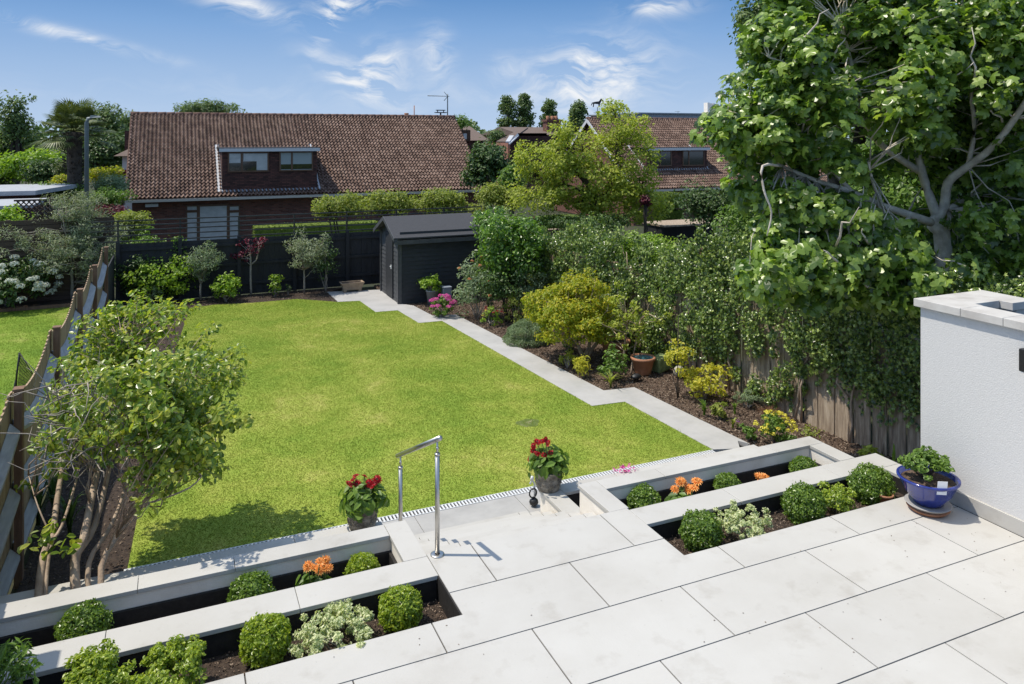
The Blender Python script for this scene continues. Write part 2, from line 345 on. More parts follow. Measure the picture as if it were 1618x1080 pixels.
G = {
 'fig': leafmat('fig_leaves', [(.045,.085,.017),(.11,.19,.032),(.24,.35,.060),(.36,.46,.10)], .34, .42, .7),  # wide ramp puts sunlit and shaded leaves into the colour
 'ivy': leafmat('ivy_leaves', [(.030,.060,.015),(.09,.155,.032),(.22,.31,.065),(.42,.50,.14)], .30, .26, .8),  # near black to bright: speckled sun and shade painted leaf by leaf
 'green':    leafmat('mid_green_leaves', [(0.069,0.125,0.024),(0.127,0.218,0.038),(0.195,0.302,0.049)], .42, .35),
 'bright':   leafmat('bright_green_leaves', [(0.125,0.216,0.023),(0.219,0.337,0.033),(0.329,0.459,0.050)], .42, .4),
 'dark':     leafmat('dark_green_leaves', [(0.033,0.070,0.021),(0.063,0.116,0.030),(0.111,0.176,0.042)], .45, .25),
 'olive':    leafmat('silver_olive_leaves', [(0.139,0.175,0.101),(0.243,0.287,0.169),(0.405,0.438,0.276)], .5, .2),
 'sage':     leafmat('grey_green_leaves', [(0.145,0.208,0.115),(0.276,0.342,0.193)], .5, .25),
 'camellia': leafmat('camellia_leaves', [(.065,.115,.018),(.14,.22,.032),(.25,.35,.05),(.48,.47,.08),(.17,.25,.04),(.34,.38,.06)], .30, .42, .6),  # broad range paints highlights and dark inner leaves, beside real yellow leaves
 'laurel':   leafmat('laurel_leaves', [(.05,.11,.018),(.11,.21,.03),(.22,.36,.05)], .32, .38, .6),
 'acer':     leafmat('yellow_green_leaves', [(0.202,0.251,0.036),(0.317,0.370,0.054),(0.461,0.488,0.084)], .5, .4),
 'wist':     leafmat('soft_green_leaves', [(0.152,0.198,0.036),(0.243,0.291,0.054),(0.349,0.371,0.084)], .5, .4),
 'gold':     leafmat('golden_leaves', [(0.163,0.225,0.015),(0.300,0.338,0.022),(0.500,0.425,0.027),(0.200,0.275,0.019)], .5, .4),
 'yellow':   leafmat('yellow_leaves', [(.30,.32,.035),(.48,.46,.05),(.60,.52,.06)], .5, .4),
 'box': leafmat('box_leaves', [(.07,.13,.02),(.13,.22,.032),(.24,.34,.05)], .34, .34, .6),
 'box_lime': leafmat('lime_box_leaves', [(.14,.21,.02),(.25,.34,.03),(.40,.46,.05)], .36, .38, .6),
 'varieg': leafmat('cream_edged_leaves', [(.20,.28,.10),(.50,.54,.30),(.74,.73,.50)], .45, .3),
 'purple':   leafmat('maroon_leaves', [(.06,.010,.018),(.14,.02,.04),(.20,.04,.06)], .5, .3, tcol=(1.3,.8,.9)),
 'poplar':   leafmat('poplar_leaves', [(0.064,0.109,0.037),(0.112,0.174,0.052),(0.160,0.225,0.072)], .5, .3),
 'brown':    leafmat('russet_blades', [(.10,.045,.02),(.18,.085,.04)], .7, .2),
 'palm': leafmat('palm_fronds', [(.05,.075,.022),(.09,.12,.035),(.16,.18,.06)], .45, .2),
 'clip': leafmat('clipped_hedge_leaves', [(.06,.10,.012),(.10,.15,.018),(.15,.20,.025)], .6, .04, .2),
}

# ------------------------------------------------------------------ foliage
def _tm(v, f): return np.array(v, float), f
LEAF = {
 'simple': _tm([(0,0,0),(-.30,.45,.07),(0,1,-.10),(.30,.45,.07)], [(0,3,2),(0,2,1)]),
 'oval':   _tm([(0,0,0),(-.26,.3,.05),(-.24,.68,.03),(0,1,-.10),(.24,.68,.03),(.26,.3,.05)], [(0,5,4,3),(0,3,2,1)]),
 'narrow': _tm([(0,0,0),(-.11,.45,.03),(0,1,-.08),(.11,.45,.03)], [(0,3,2),(0,2,1)]),
 'ivy':    _tm([(0,.12,0),(-.42,.05,-.05),(-.25,.35,.04),(-.5,.55,-.06),(-.15,.62,.03),(0,1,-.1),(.15,.62,.03),(.5,.55,-.06),(.25,.35,.04),(.42,.05,-.05)], [(0,9,8),(0,8,7),(0,7,6,5),(0,5,4,3),(0,3,2),(0,2,1)]),
 'fig':    _tm([(0,.40,.06),(0,0,.02),(-.24,-.08,-.03),(-.40,.06,-.06),(-.34,.24,.0),(-.52,.36,-.10),(-.50,.56,-.13),(-.24,.50,.0),(-.20,.80,-.07),(-.09,1.0,-.15),(.09,1.0,-.15),(.20,.80,-.07),(.24,.50,.0),(.50,.56,-.13),(.52,.36,-.10),(.34,.24,.0),(.40,.06,-.06),(.24,-.08,-.03)], [(0,1+i,1+(i+1)%17) for i in range(17)][::-1]),
 'blade':  _tm([(-.04,0,0),(.04,0,0),(.05,.5,.06),(-.05,.5,.06),(0,1,-.12)], [(0,1,2,3),(3,2,4)]),
}
def unit(a): return a / (np.linalg.norm(a, axis=-1, keepdims=True) + 1e-9)
def leaves(mb, P, N, size, kind='simple', down=.35, jit=.3):
    """P points, N rough leaf normals; every leaf a small separate blade"""
    n = len(P); tv, tf = LEAF[kind]
    N = unit(N + RNG.normal(0, jit, (n, 3)))
    t = RNG.normal(0, 1, (n, 3)); t[:, 2] -= down * 2
    b = unit(t - (t * N).sum(1, keepdims=True) * N); a = np.cross(b, N)
    s = size * RNG.uniform(.65, 1.25, (n, 1))
    V = P[:, None, :] + s[:, None] * (tv[None, :, 0:1] * a[:, None] + (tv[None, :, 1:2] - .5) * b[:, None] + tv[None, :, 2:3] * N[:, None])
    k = len(tv)
    base = np.arange(n)[:, None] * k + mb.n
    for f in tf:
        pass
    fl = {}
    for f in tf: fl.setdefault(len(f), []).append(f)
    for m_, fs in fl.items():
        A = (base[:, None, :] + np.array(fs)[None]).reshape(-1, m_)
        mb.l.append(A.ravel()); mb.t.extend([m_] * len(A)); mb.sm.extend([False] * len(A))
    mb.v.append(V.reshape(-1, 3)); mb.n += n * k
def sphere_pts(n, top=0.0):
    d = unit(RNG.normal(0, 1, (n, 3)))
    if top: d[:, 2] = np.where(d[:, 2] < -top, -d[:, 2], d[:, 2])
    return d
def clump_centers(c, r, n, lo=.45, hi=.95, flat=-1.0):
    """clump centres spread through an ellipsoid, mostly near its surface"""
    d = unit(RNG.normal(0, 1, (n * 3, 3))); d = d[d[:, 2] > flat][:n]
    k = RNG.uniform(lo ** 2, hi ** 2, (len(d), 1)) ** .5
    a_, b_, c_ = RNG.uniform(0, 6.28, 3); k = k * (1 + .20*np.sin(4*d[:, 0:1] + a_)*np.sin(3.4*d[:, 2:3] + b_) + .14*np.sin(8*d[:, 1:2] + c_)*np.sin(7*d[:, 0:1] + b_))
    return np.asarray(c) + d * k * np.asarray(r)
def clump_leaves(mb, cc, cr, n_per, size, kind, crown_c=None, down=.35, jit=.62, up=.45):
    cc = np.asarray(cc); n = len(cc)
    crs = cr * RNG.uniform(.65, 1.25, (n, 1))
    d = unit(RNG.normal(0, 1, (n, n_per, 3))); k = RNG.uniform(.25, 1, (n, n_per, 1)) ** .55
    off = d * k * crs[:, None] * np.array([1, 1, .72])
    P = (cc[:, None] + off).reshape(-1, 3)
    Nn = d.reshape(-1, 3) * .55
    if crown_c is not None: Nn = Nn + .35 * unit(P - np.asarray(crown_c))
    Nn[:, 2] += up * .6 + .55
    Nn = Nn + np.array([-.25, -.05, 0])
    leaves(mb, P, Nn, size, kind, down, jit)
def bent(a, b, k=4, amp=.12, sag=0.0):
    a, b = np.asarray(a, float), np.asarray(b, float); L = np.linalg.norm(b - a); pts = []
    for i in range(k + 1):
        t = i / k; p = a * (1 - t) + b * t + RNG.normal(0, amp * L * .35, 3) * math.sin(math.pi * t); p[2] += -sag * L * math.sin(math.pi * t); pts.append(p)
    return pts
def twigs(mb, limbs, cc, r0=.012, frac=1.0, amp=.2, ztip=0):
    nodes = np.array([p for l in limbs for p in l])
    for c in cc:
        if random.random() > frac: continue
        d = np.linalg.norm(nodes - c, axis=1) + np.where(nodes[:, 2] > c[2], .6, 0) + RNG.uniform(0, .35, len(nodes))
        j = int(np.argmin(d)); k = 3
        pts = bent(nodes[j], c + np.array([0, 0, ztip]), k, amp)
        mb.tube(pts, [r0, r0 * .8, r0 * .55, r0 * .25], 5)
def shrub(name, label, box, Y, leaf, mat_key, ls, cat='shrub', group=None, clumps=26, n_per=45, cr=None, dz=1.0, stem='bark_grey', zb=LW, flat=-.75, lo=.35, nstem=6, sr=.012, down=.35, up=.45, flowers=None, ny=1.0, crown='foliage', stems=True, hi=.9, base=None):
    """leafy plant filling the picture box (x0,y0,x1,y1) at camera distance Y; grows from height zb"""
    x0, y0, x1, y1 = box; s = Y / FPX
    c = at_Y((x0 + x1) / 2, (y0 + y1) / 2, Y); rx = (x1 - x0) / 2 * s; rz = (y1 - y0) / 2 * s; r = np.array([rx, rx * ny, rz])
    if cr is None: cr = min(rx, rz) * .34
    b = np.array([c[0], c[1], zb]) if base is None else np.array(base)
    root = thing(name, label, cat, b, group)
    rr = np.maximum(r - cr * .35, .02)
    cc = clump_centers(c, rr, clumps, lo, 1.0, flat)
    mb = MB(); clump_leaves(mb, cc, cr, n_per, ls, leaf, c, down, up=up)
    if stems:
        ms = MB()
        for k in range(nstem):
            t = cc[k % len(cc)]; e = t * .75 + c * .25
            a = b + np.array([RNG.normal(0, .05) * rx, RNG.normal(0, .05) * rx, -.02])
            pts = bent(a, e, 4, .12); ms.tube(pts, [sr, sr * .9, sr * .75, sr * .6, sr * .35], 5)
        part('stem', ms, M[stem], root)
    part(crown, mb, G[mat_key], root)
    if flowers: flowers(root, cc, c, r)
    return root, cc, c, r
def tree(name, label, base, limbs, lr, cc, cr, n_per, leaf, mat_key, ls, bark, cat='tree', group=None, cen=None, tw=.012, down=.35, up=.45, frac=1.0, seg=8, extra=None, tamp=.2, tl=None):
    root = thing(name, label, cat, base, group)
    ms = MB()
    for l, (ra, rb) in zip(limbs, lr):
        n = len(l); ms.tube(l, [ra + (rb - ra) * i / (n - 1) for i in range(n)], seg)
    twigs(ms, tl or limbs, cc, tw, frac, tamp)
    part('trunk', ms, M[bark], root)
    mb = MB(); clump_leaves(mb, cc, cr, n_per, ls, leaf, cen, down, up=up)
    if extra: extra(mb)
    part('crown', mb, G[mat_key], root)
    return root
def smooth(pts, k=3):
    """Catmull-Rom through measured points"""
    P = [np.asarray(p, float) for p in pts]; P = [2*P[0]-P[1]] + P + [2*P[-1]-P[-2]]; out = []
    for i in range(1, len(P) - 2):
        for j in range(k):
            t = j / k; a, b, c, d = P[i-1], P[i], P[i+1], P[i+2]
            out.append(.5 * ((2*b) + (c-a)*t + (2*a-5*b+4*c-d)*t*t + (3*b-a-3*c+d)*t**3))
    out.append(P[-2]); return out
def poly_in(poly, P):
    x, y = P[:, 0], P[:, 1]; ins = np.zeros(len(P), bool); n = len(poly)
    for i in range(n):
        (x1, y1), (x2, y2) = poly[i], poly[(i+1) % n]
        c = ((y1 > y) != (y2 > y)) & (x < (x2 - x1) * (y - y1) / (y2 - y1 + 1e-12) + x1); ins ^= c
    return ins
def scatter(poly, n):
    p = np.array(poly); lo, hi = p.min(0), p.max(0); P = RNG.uniform(lo, hi, (n, 2)); return P[poly_in(poly, P)]

# ------------------------------------------------------------------ ground and setting
g = MB()
ys = np.array([-40, -5, 5, 10, 15, 20, 23.2, 24.5, 27, 40, 70, 120, 300, 1500.])
xs = np.array([-900, -200, -60, -20, -1.4, 9, 20, 60, 200, 900.])
zs = np.interp(ys, [-40, 23.2, 25.5, 40, 1500], [-.955, -.955, -1.9, -2.25, -2.6])
P = np.zeros((len(ys), len(xs), 3)); P[..., 0] = xs[None]; P[..., 1] = ys[:, None]; P[..., 2] = zs[:, None]; g.grid(P)
def gz(v): return float(np.interp(v, [-40, 23.2, 25.5, 40, 1500], [-.955, -.955, -1.9, -2.25, -2.6]))
M['ground'] = nmat('rough_ground', [(.02,.022,.010),(.035,.042,.016),(.055,.05,.028)], .8, 8, rough=.95, bump=.5)
struct('ground', g, M['ground'])
U0, V0 = 1.83, 5.80                                     # steps: left edge, top nosing
UL, UR = 1.81, 3.488
VP1 = 8.19
lawn_px = [(223,892),(1130,710.8),(987.2,634.7),(935.5,641.4),(698.5,506.9),(661.8,510.2),(628.4,490.2),(593.4,492.8),(568.4,475.1),(534,476.8),(470,472),(400,478),(340,481),(300,486),(262,600),(232,740)]
lawn = [tuple(at_z(*p)[:2]) for p in lawn_px]
lawn[0] = (-.42, 8.25); lawn[1] = (6.55, 8.25)
def fill_poly(poly, z, thick=.03):
    m = MB(); m.prism(poly, z - thick, z); return m
def grassmat(name, cs, blade=False):
    m = mat(name, cs[0], .85, spec=.15); nt = m.node_tree; N, L = nt.nodes, nt.links; b = N['Principled BSDF']
    gm = N.new('ShaderNodeNewGeometry')
    def nz(sc, d, lo, hi):
        n = N.new('ShaderNodeTexNoise'); n.inputs['Scale'].default_value = sc; n.inputs['Detail'].default_value = d; n.inputs['Roughness'].default_value = .65; L.new(gm.outputs['Position'], n.inputs['Vector'])
        r = N.new('ShaderNodeMapRange'); L.new(n.outputs[0], r.inputs[0]); r.inputs[1].default_value = lo; r.inputs[2].default_value = hi; return r.outputs[0]
    a = nz(.9, 6, .36, .66); c = nz(11, 5, .32, .70)
    ad = N.new('ShaderNodeMath'); ad.operation = 'MULTIPLY_ADD'; L.new(a, ad.inputs[0]); ad.inputs[1].default_value = .74
    a2 = N.new('ShaderNodeMath'); a2.operation = 'MULTIPLY'; L.new(c, a2.inputs[0]); a2.inputs[1].default_value = .15; L.new(a2.outputs[0], ad.inputs[2])
    f = ad.outputs[0]
    if blade:
        a3 = N.new('ShaderNodeMath'); a3.operation = 'MULTIPLY_ADD'; L.new(gm.outputs['Random Per Island'], a3.inputs[0]); a3.inputs[1].default_value = .12; L.new(f, a3.inputs[2]); f = a3.outputs[0]
    rp = N.new('ShaderNodeValToRGB'); L.new(f, rp.inputs[0]); e = rp.color_ramp.elements
    while len(e) < len(cs): e.new(.5)
    for i, q in enumerate(cs): e[i].position = .08 + .9 * i / (len(cs)-1); e[i].color = (*q, 1)
    L.new(rp.outputs[0], b.inputs['Base Color'])
    if blade:
        tr = N.new('ShaderNodeBsdfTranslucent'); L.new(rp.outputs[0], tr.inputs[0]); mx = N.new('ShaderNodeMixShader'); mx.inputs[0].default_value = .45
        L.new(b.outputs[0], mx.inputs[1]); L.new(tr.outputs[0], mx.inputs[2]); L.new(mx.outputs[0], N['Material Output'].inputs[0])
    return m
GC = [(.195,.280,.038),(.245,.315,.048),(.310,.355,.068),(.44,.42,.13)]
M['lawn'] = grassmat('lawn_grass', GC)
M['blade'] = grassmat('grass_blades', GC, True)
GC2 = [(.11,.19,.020),(.15,.235,.027),(.20,.275,.040),(.33,.34,.10)]
M['lawn2'] = grassmat('neighbour_grass', GC2)
M['blade2'] = grassmat('neighbour_grass_blades', GC2, True)
struct('lawn', fill_poly(lawn, LW), M['lawn'])
def grass(poly, n, z, h, matk, name):
    Q = scatter(poly, n); k = len(Q); m = MB(); a = RNG.uniform(0, 2*np.pi, k); w = RNG.uniform(.003, .006, k)
    hh = h * RNG.uniform(.4, 1.3, k); ln = RNG.normal(0, 1.1, (k, 2)) * hh[:, None]
    V = np.zeros((k, 3, 3)); V[:, 0, :2] = Q + np.stack([np.cos(a)*w, np.sin(a)*w], 1); V[:, 1, :2] = Q - np.stack([np.cos(a)*w, np.sin(a)*w], 1); V[:, 2, :2] = Q + ln
    V[:, :2, 2] = z - .002; V[:, 2, 2] = z + hh
    m.add_np(V.reshape(-1, 3), np.arange(3*k).reshape(-1, 3))
    return struct(name, m, M[matk], kind='stuff', label='short mown grass blades', cat='grass')
near = [(-.5,8.25),(6.55,8.25),(6.9,12),(-1.0,12)]
lawn_near = [p for p in lawn]
grass(lawn, 620000, LW, .013, 'blade', 'lawn_grass')
nl = [(-20, 3), (-1.45, 3), (-1.45, 21.6), (-20, 21.6)]
struct('neighbour_lawn', fill_poly(nl, LW - .02), M['lawn2'])
grass([(-9, 8), (-1.45, 8), (-1.45, 21.6), (-9, 21.6)], 160000, LW - .02, .024, 'blade2', 'neighbour_grass')
# dry brown ring in the lawn
q = at_z(835, 668)
rb = MB(); aa = np.linspace(0, 2*np.pi, 24, endpoint=False); rb.prism([(q[0] + (.17 + .03*math.sin(3*t)) * math.cos(t), q[1] + (.15 + .02*math.cos(5*t)) * math.sin(t)) for t in aa], LW - .02, LW + .003)
M['dry'] = nmat('dry_patch', [(.07,.11,.02),(.12,.16,.04),(.28,.26,.14)], 9, 6, rough=.95, bump=.6)
struct('dry_patch', rb, M['dry'])

# planting beds
path_l = [at_z(*p)[:2] for p in [(568.4,475.1),(593.4,492.8),(628.4,490.2),(661.8,510.2),(698.5,506.9),(935.5,641.4),(987.2,634.7)]] + [np.array((6.55, 8.25))]
path_r_px = [(601,457.5),(632,479.5),(653.5,482.8),(683.5,498.5),(720.2,496.8),(953.9,617),(1002.3,612),(1184.8,701.4)]
path_r = [at_z(*p)[:2] for p in path_r_px]
M['path'] = nmat('path_porcelain', [(.37,.365,.355),(.43,.42,.41),(.47,.46,.45)], 2.0, 8, rough=.6, bump=.05, cols2=[(.88,.87,.85),(1,1,1)], scale2=9)
Zp = LW + .006
p = MB()
far = [at_z(517,461)[:2], at_z(534,476.8)[:2]]
poly = [tuple(x) for x in path_l] + [(6.9, 8.13), (7.05, 8.35)] + [tuple(x) for x in path_r[::-1]] + [tuple(far[0]), tuple(far[1])]
p.prism(poly, LW - .05, Zp); struct('garden_path', p, M['path'])
bed = [tuple(x) for x in path_r] + [(7.1, 8.2), (7.0, 7.2), (6.3, 7.2), (6.3, 6.45), (6.75, 5.9), (6.75, 5.2), (8.7, 5.2), (8.75, 21.2), (tuple(at_z(601,457.5)[:2])[0], 21.2)]
b = MB(); b.prism(bed, LW - .06, LW - .012); struct('border_soil', b, M['mulch'])
bl = [(-1.33, 6.3), (-.45, 7.3), (-.42, 8.25)] + [lawn[i] for i in (15, 14, 13, 12, 11, 10, 9)] + [tuple(far[0]), (tuple(far[0])[0]+.6, 21.3), (-1.33, 21.3)]
b = MB(); b.prism(bl, LW - .06, LW - .01); struct('left_border_soil', b, M['soil'])
def chips(poly, n, z, name, s=.02, matk='chip'):
    Q = scatter(poly, n); k = len(Q); m = MB(); Pn = np.column_stack([Q, np.full(k, z) + RNG.uniform(0, .02, k)])
    Nn = RNG.normal(0, .5, (k, 3)); Nn[:, 2] += 1; leaves(m, Pn, Nn, s, 'simple', 0, .3)
    return struct(name, m, M[matk], kind='stuff', label='loose bark chips', cat='mulch')
M['chip'] = leafmat('bark_chips', [(.03,.018,.013),(.09,.058,.040),(.17,.12,.085),(.32,.25,.19)], .9, 0.0)
chips(bed, 60000, LW - .01, 'bark_chips', .035)
chips([q for q in bl], 26000, LW - .008, 'left_bark_chips', .03)

# lower paving, drain
b = MB()
for i, (a0, a1) in enumerate([(-.45, 1.2), (1.2, 2.4), (2.4, 3.6), (3.6, 4.8), (4.8, 6.0), (6.0, 6.9)]): b.box(a0 + .003, a1 - .003, 7.0, 8.125, LW - .04, LW + .004)
struct('lower_patio', b, M['grey_porcelain'])
b = MB(); b.box(-.5, 6.95, 7.0, 8.13, LW - .06, LW - .012); struct('lower_patio_bed', b, M['joint'])
dr = thing('drain_channel', 'long slotted metal drain between the lawn and the pale planters', 'drain', (3, 8.19, LW))
b = MB(); b.box(-.45, 6.54, 8.133, 8.250, LW - .05, LW - .012); part('channel', b, M['dark'], dr)
b = MB(); x = -.45
b.box(-.45, 6.54, 8.133, 8.143, LW - .03, LW + .006); b.box(-.45, 6.54, 8.240, 8.250, LW - .03, LW + .006)
while x < 6.54: b.box(x, x + .019, 8.1435, 8.2395, LW - .010, LW + .005); x += .040
part('grating', b, M['galv'], dr)

# terrace of large porcelain slabs
t = MB(); rows = [(4.638 + .6045*k, 4.638 + .6045*(k+1), k) for k in range(-9, 2)]
for (v0, v1, k) in rows:
    off = 2.79 if k % 2 == 0 else 2.185
    for j in range(-9, 8):
        u0 = off + 1.2*j; u1 = u0 + 1.2
        for (ru0, ru1, rv0, rv1) in ((-3.6, 6.37, -1.0, 4.966), (UL + .005, 3.664, 4.966, V0)):
            a0, a1, c0, c1 = max(u0 + .005, ru0), min(u1 - .005, ru1), max(v0 + .005, rv0), min(v1 - .005 if v1 < 5.8 else V0, rv1)
            if a1 - a0 > .02 and c1 - c0 > .01: t.box(a0, a1, c0, c1, -.03, 0)
struct('terrace', t, M['porcelain'])
b = MB(); b.box(-3.6, 6.40, -1, 4.95, -.3, -.008); b.box(UL + .04, 3.66, 4.95, V0 - .02, -.9, -.008); struct('terrace_bed', b, M['joint'])
# steps down to the lawn
b = MB()
for n in range(1, 7):
    va = V0 + .287*(n-1) - .005; vb = V0 + .287*n
    off = 2.18
    for (a0, a1) in ((UL + .02, 2.18), (2.187, 3.375), (3.382, UR - .004)):
        b.box(a0, a1, va, vb, -.126*n - .03, -.126*n)
b2 = MB()
for n in range(1, 8):
    va = V0 + .287*(n-1); b2.box(UL + .025, UR - .008, va - .02 - .25, va - .018, -.126*n, -.126*(n-1) - .031)
st = thing('garden_steps', 'flight of pale porcelain steps down from the terrace to the lawn', 'steps', ((UL+UR)/2, V0, LW))
part('tread', b, M['porcelain'], st); part('riser', b2, M['render_cream'], st)

# ------------------------------------------------------------------ raised planters
def planter(name, label, loc, cops, walls, liners, soils, inner=()):
    root = thing(name, label, 'planter', loc)
    m = MB()
    for c in cops: m.box(*c)
    part('coping', m, M['porcelain'], root, bevel=.003)
    m = MB()
    for c in walls: m.box(*c)
    part('wall', m, M['render_cream'], root)
    m = MB()
    for c in liners: m.box(*c)
    part('liner', m, M['liner'], root)
    m = MB()
    for c in soils: m.box(*c)
    part('soil', m, M['soil'], root)
    return root
CT = .032
def segs(a, b, cuts):
    xs_ = [a] + [c for c in cuts if a < c < b] + [b]; return [(xs_[i] + (.002 if i else 0), xs_[i+1] - (.002 if i < len(xs_) - 2 else 0)) for i in range(len(xs_) - 1)]
def miter_note(): pass
# left planter tier at terrace level: front strip v 6.195-6.389, right strip u 1.62-1.81, rear strip 5.486-5.77
cl = []
for a, bb in segs(-3.4, 1.62, [-1.9, -.25, .42]): cl.append((a, bb, 6.195, 6.389, -CT, 0))
cl.append((1.624, 1.81, 5.772, 6.389, -CT, 0))
for a, bb in segs(-3.4, 1.81, [-2.2, -.42, .80]): cl.append((a, bb, 5.486, 5.768, -CT, 0))
planter('raised_planter', 'white coped planter left of the steps, with two strips of soil', (0, 5.8, LW), cl,
    [(-3.38, 1.795, 6.21, 6.375, LW, -CT-.001), (1.64, 1.795, 5.60, 6.21, LW, -CT-.001), (-3.38, 1.64, 6.2065, 6.2095, -.13, -CT-.001), (1.6365, 1.6395, 5.76, 6.20, -.13, -CT-.001), (-3.38, 1.635, 5.62, 5.755, LW, -CT-.002)],
    [(-3.38, 1.80, 5.497, 5.62, LW, -CT-.001), (-3.38, 1.636, 6.18, 6.206, LW, -.131), (1.61, 1.636, 5.77, 6.18, LW, -.131), (1.803, 1.8145, 4.967, 5.486, LW, -.006), (-3.38, 1.8, 4.952, 4.965, LW, -.031)],
    [(-3.38, 1.625, 5.756, 6.182, LW, -.27), (-3.38, 1.818, 4.965, 5.50, LW, -.19)])
cr_ = [(UR, 3.685, 5.803, 6.384, -CT, 0)]
for a, bb in segs(3.689, 6.38, [4.35, 5.75]): cr_.append((a, bb, 6.195, 6.384, -CT, 0))
cr_.append((6.19, 6.38, 5.772, 6.191, -CT, 0))
for a, bb in segs(3.668, 6.67, [4.68, 5.9]): cr_.append((a, bb, 5.49, 5.768, -CT, 0))
cr_.append((6.44, 6.67, 4.95, 5.486, -CT, 0))
planter('raised_planter', 'white coped planter right of the steps, with two strips of soil', (5, 5.8, LW), cr_,
    [(UR+.014, 6.366, 6.205, 6.37, LW, -CT-.001), (UR+.014, 3.672, 5.60, 6.205, LW, -CT-.001), (6.205, 6.366, 5.62, 6.205, LW, -CT-.001), (3.672, 6.205, 6.2015, 6.2045, -.13, -CT-.001), (6.2015, 6.2045, 5.76, 6.20, -.15, -CT-.001), (3.69, 6.655, 5.62, 5.755, LW, -CT-.002), (6.46, 6.655, 4.96, 5.62, LW, -CT-.001)],
    [(3.69, 6.64, 5.50, 5.62, LW, -CT-.003), (3.69, 6.19, 6.175, 6.20, LW, -.131), (6.18, 6.20, 5.77, 6.18, LW, -.151), (3.664, 3.674, 4.967, 5.486, LW, -.006), (3.69, 6.46, 4.952, 4.965, LW, -.031), (6.44, 6.459, 4.966, 5.49, LW, -CT-.002)],
    [(3.674, 6.20, 5.756, 6.182, LW, -.25), (3.674, 6.45, 4.965, 5.505, LW, -.17)])
# lower tier troughs on both sides
ZT = -.40
lo_l = [(a, bb, 7.04, 7.29, ZT-CT, ZT) for a, bb in segs(-2.6, 1.62, [-1.3, .1, 1.0])] + [(1.624, 1.81, 6.378, 7.235, ZT-CT, ZT)]
planter('lower_planter', 'low white coped trough left of the steps, below the terrace planter and behind it', (0, 7.0, LW), lo_l,
    [(-2.6, 1.795, 7.055, 7.22, LW, ZT-CT-.001), (1.64, 1.795, 6.377, 7.055, LW, ZT-CT-.001)], [(-2.6, 1.63, 7.04, 7.054, LW, ZT-CT-.001)], [(-2.6, 1.635, 6.377, 7.04, LW, -.58)])
lo_r = [(a, bb, 7.04, 7.235, ZT-CT, ZT) for a, bb in segs(3.69, 6.35, [4.4, 5.6])] + [(UR, 3.686, 6.378, 7.235, ZT-CT, ZT)]
planter('lower_planter', 'low white coped trough right of the steps that carries the right red flower pot', (5, 7.0, LW), lo_r,
    [(UR+.014, 6.335, 7.055, 7.22, LW, ZT-CT-.001), (UR+.014, 3.67, 6.377, 7.055, LW, ZT-CT-.001)], [(3.68, 6.33, 7.04, 7.054, LW, ZT-CT-.001)], [(3.672, 6.335, 6.377, 7.04, LW, -.66)])
# white rendered side wall with stone capping
W = thing('rendered_wall', 'white rendered wall with stone capping at the right edge of the terrace', 'wall', (6.5, 5.0, 0))
ZW = 1.70
b = MB(); b.box(6.40, 6.60, 1.5, 5.03, -.9, ZW); b.box(6.60, 7.27, 4.72, 5.03, -.9, ZW); b.box(7.12, 7.27, 4.60, 4.72, -.9, ZW); part('render', b, M['render_white'], W)
b = MB()
for a, bb in segs(1.5, 4.60, [2.6, 3.20, 4.22]): b.box(6.355, 6.64, a, bb, ZW, ZW + .072)
b.box(6.355, 6.66, 4.604, 5.07, ZW, ZW + .072); b.box(6.664, 7.0, 4.68, 5.07, ZW, ZW + .072); b.box(7.004, 7.32, 4.56, 5.07, ZW, ZW + .072)
M['cap'] = nmat('capping_stone', [(.40,.375,.35),(.50,.48,.455),(.56,.545,.52)], 4, 7, rough=.7, bump=.1)
part('capping', b, M['cap'], W, bevel=.004)
b = MB(); b.box(6.375, 6.399, 1.5, 4.95, .001, .13); part('plinth', b, M['porcelain'], W, bevel=.002)
lp = at_Y(1620, 569, 6.25)
wl = thing('wall_light', 'dark box shaped light on the white rendered wall at the frame edge', 'light', (6.36, 4.02, 1.46))
b = MB(); b.box(6.30, 6.392, 3.975, 4.055, 1.38, 1.565); part('housing', b, M['black_plastic'], wl, bevel=.006)
b = MB(); b.box(6.31, 6.385, 3.985, 4.045, 1.372, 1.379); part('lens', b, M['white_plastic'], wl)
# unseen wall added beyond the left edge to cast shadow across the copings
b = MB(); b.box(-1.75, -1.53, 1.5, 6.0, -.03, 1.75); b.box(-1.79, -1.49, 1.46, 6.04, 1.751, 1.83)
single('unseen_side_wall', b, M['render_white'], (-1.64, 3.7, 0), 'unseen white wall left of the terrace, added to cast shadow on the copings', 'wall')

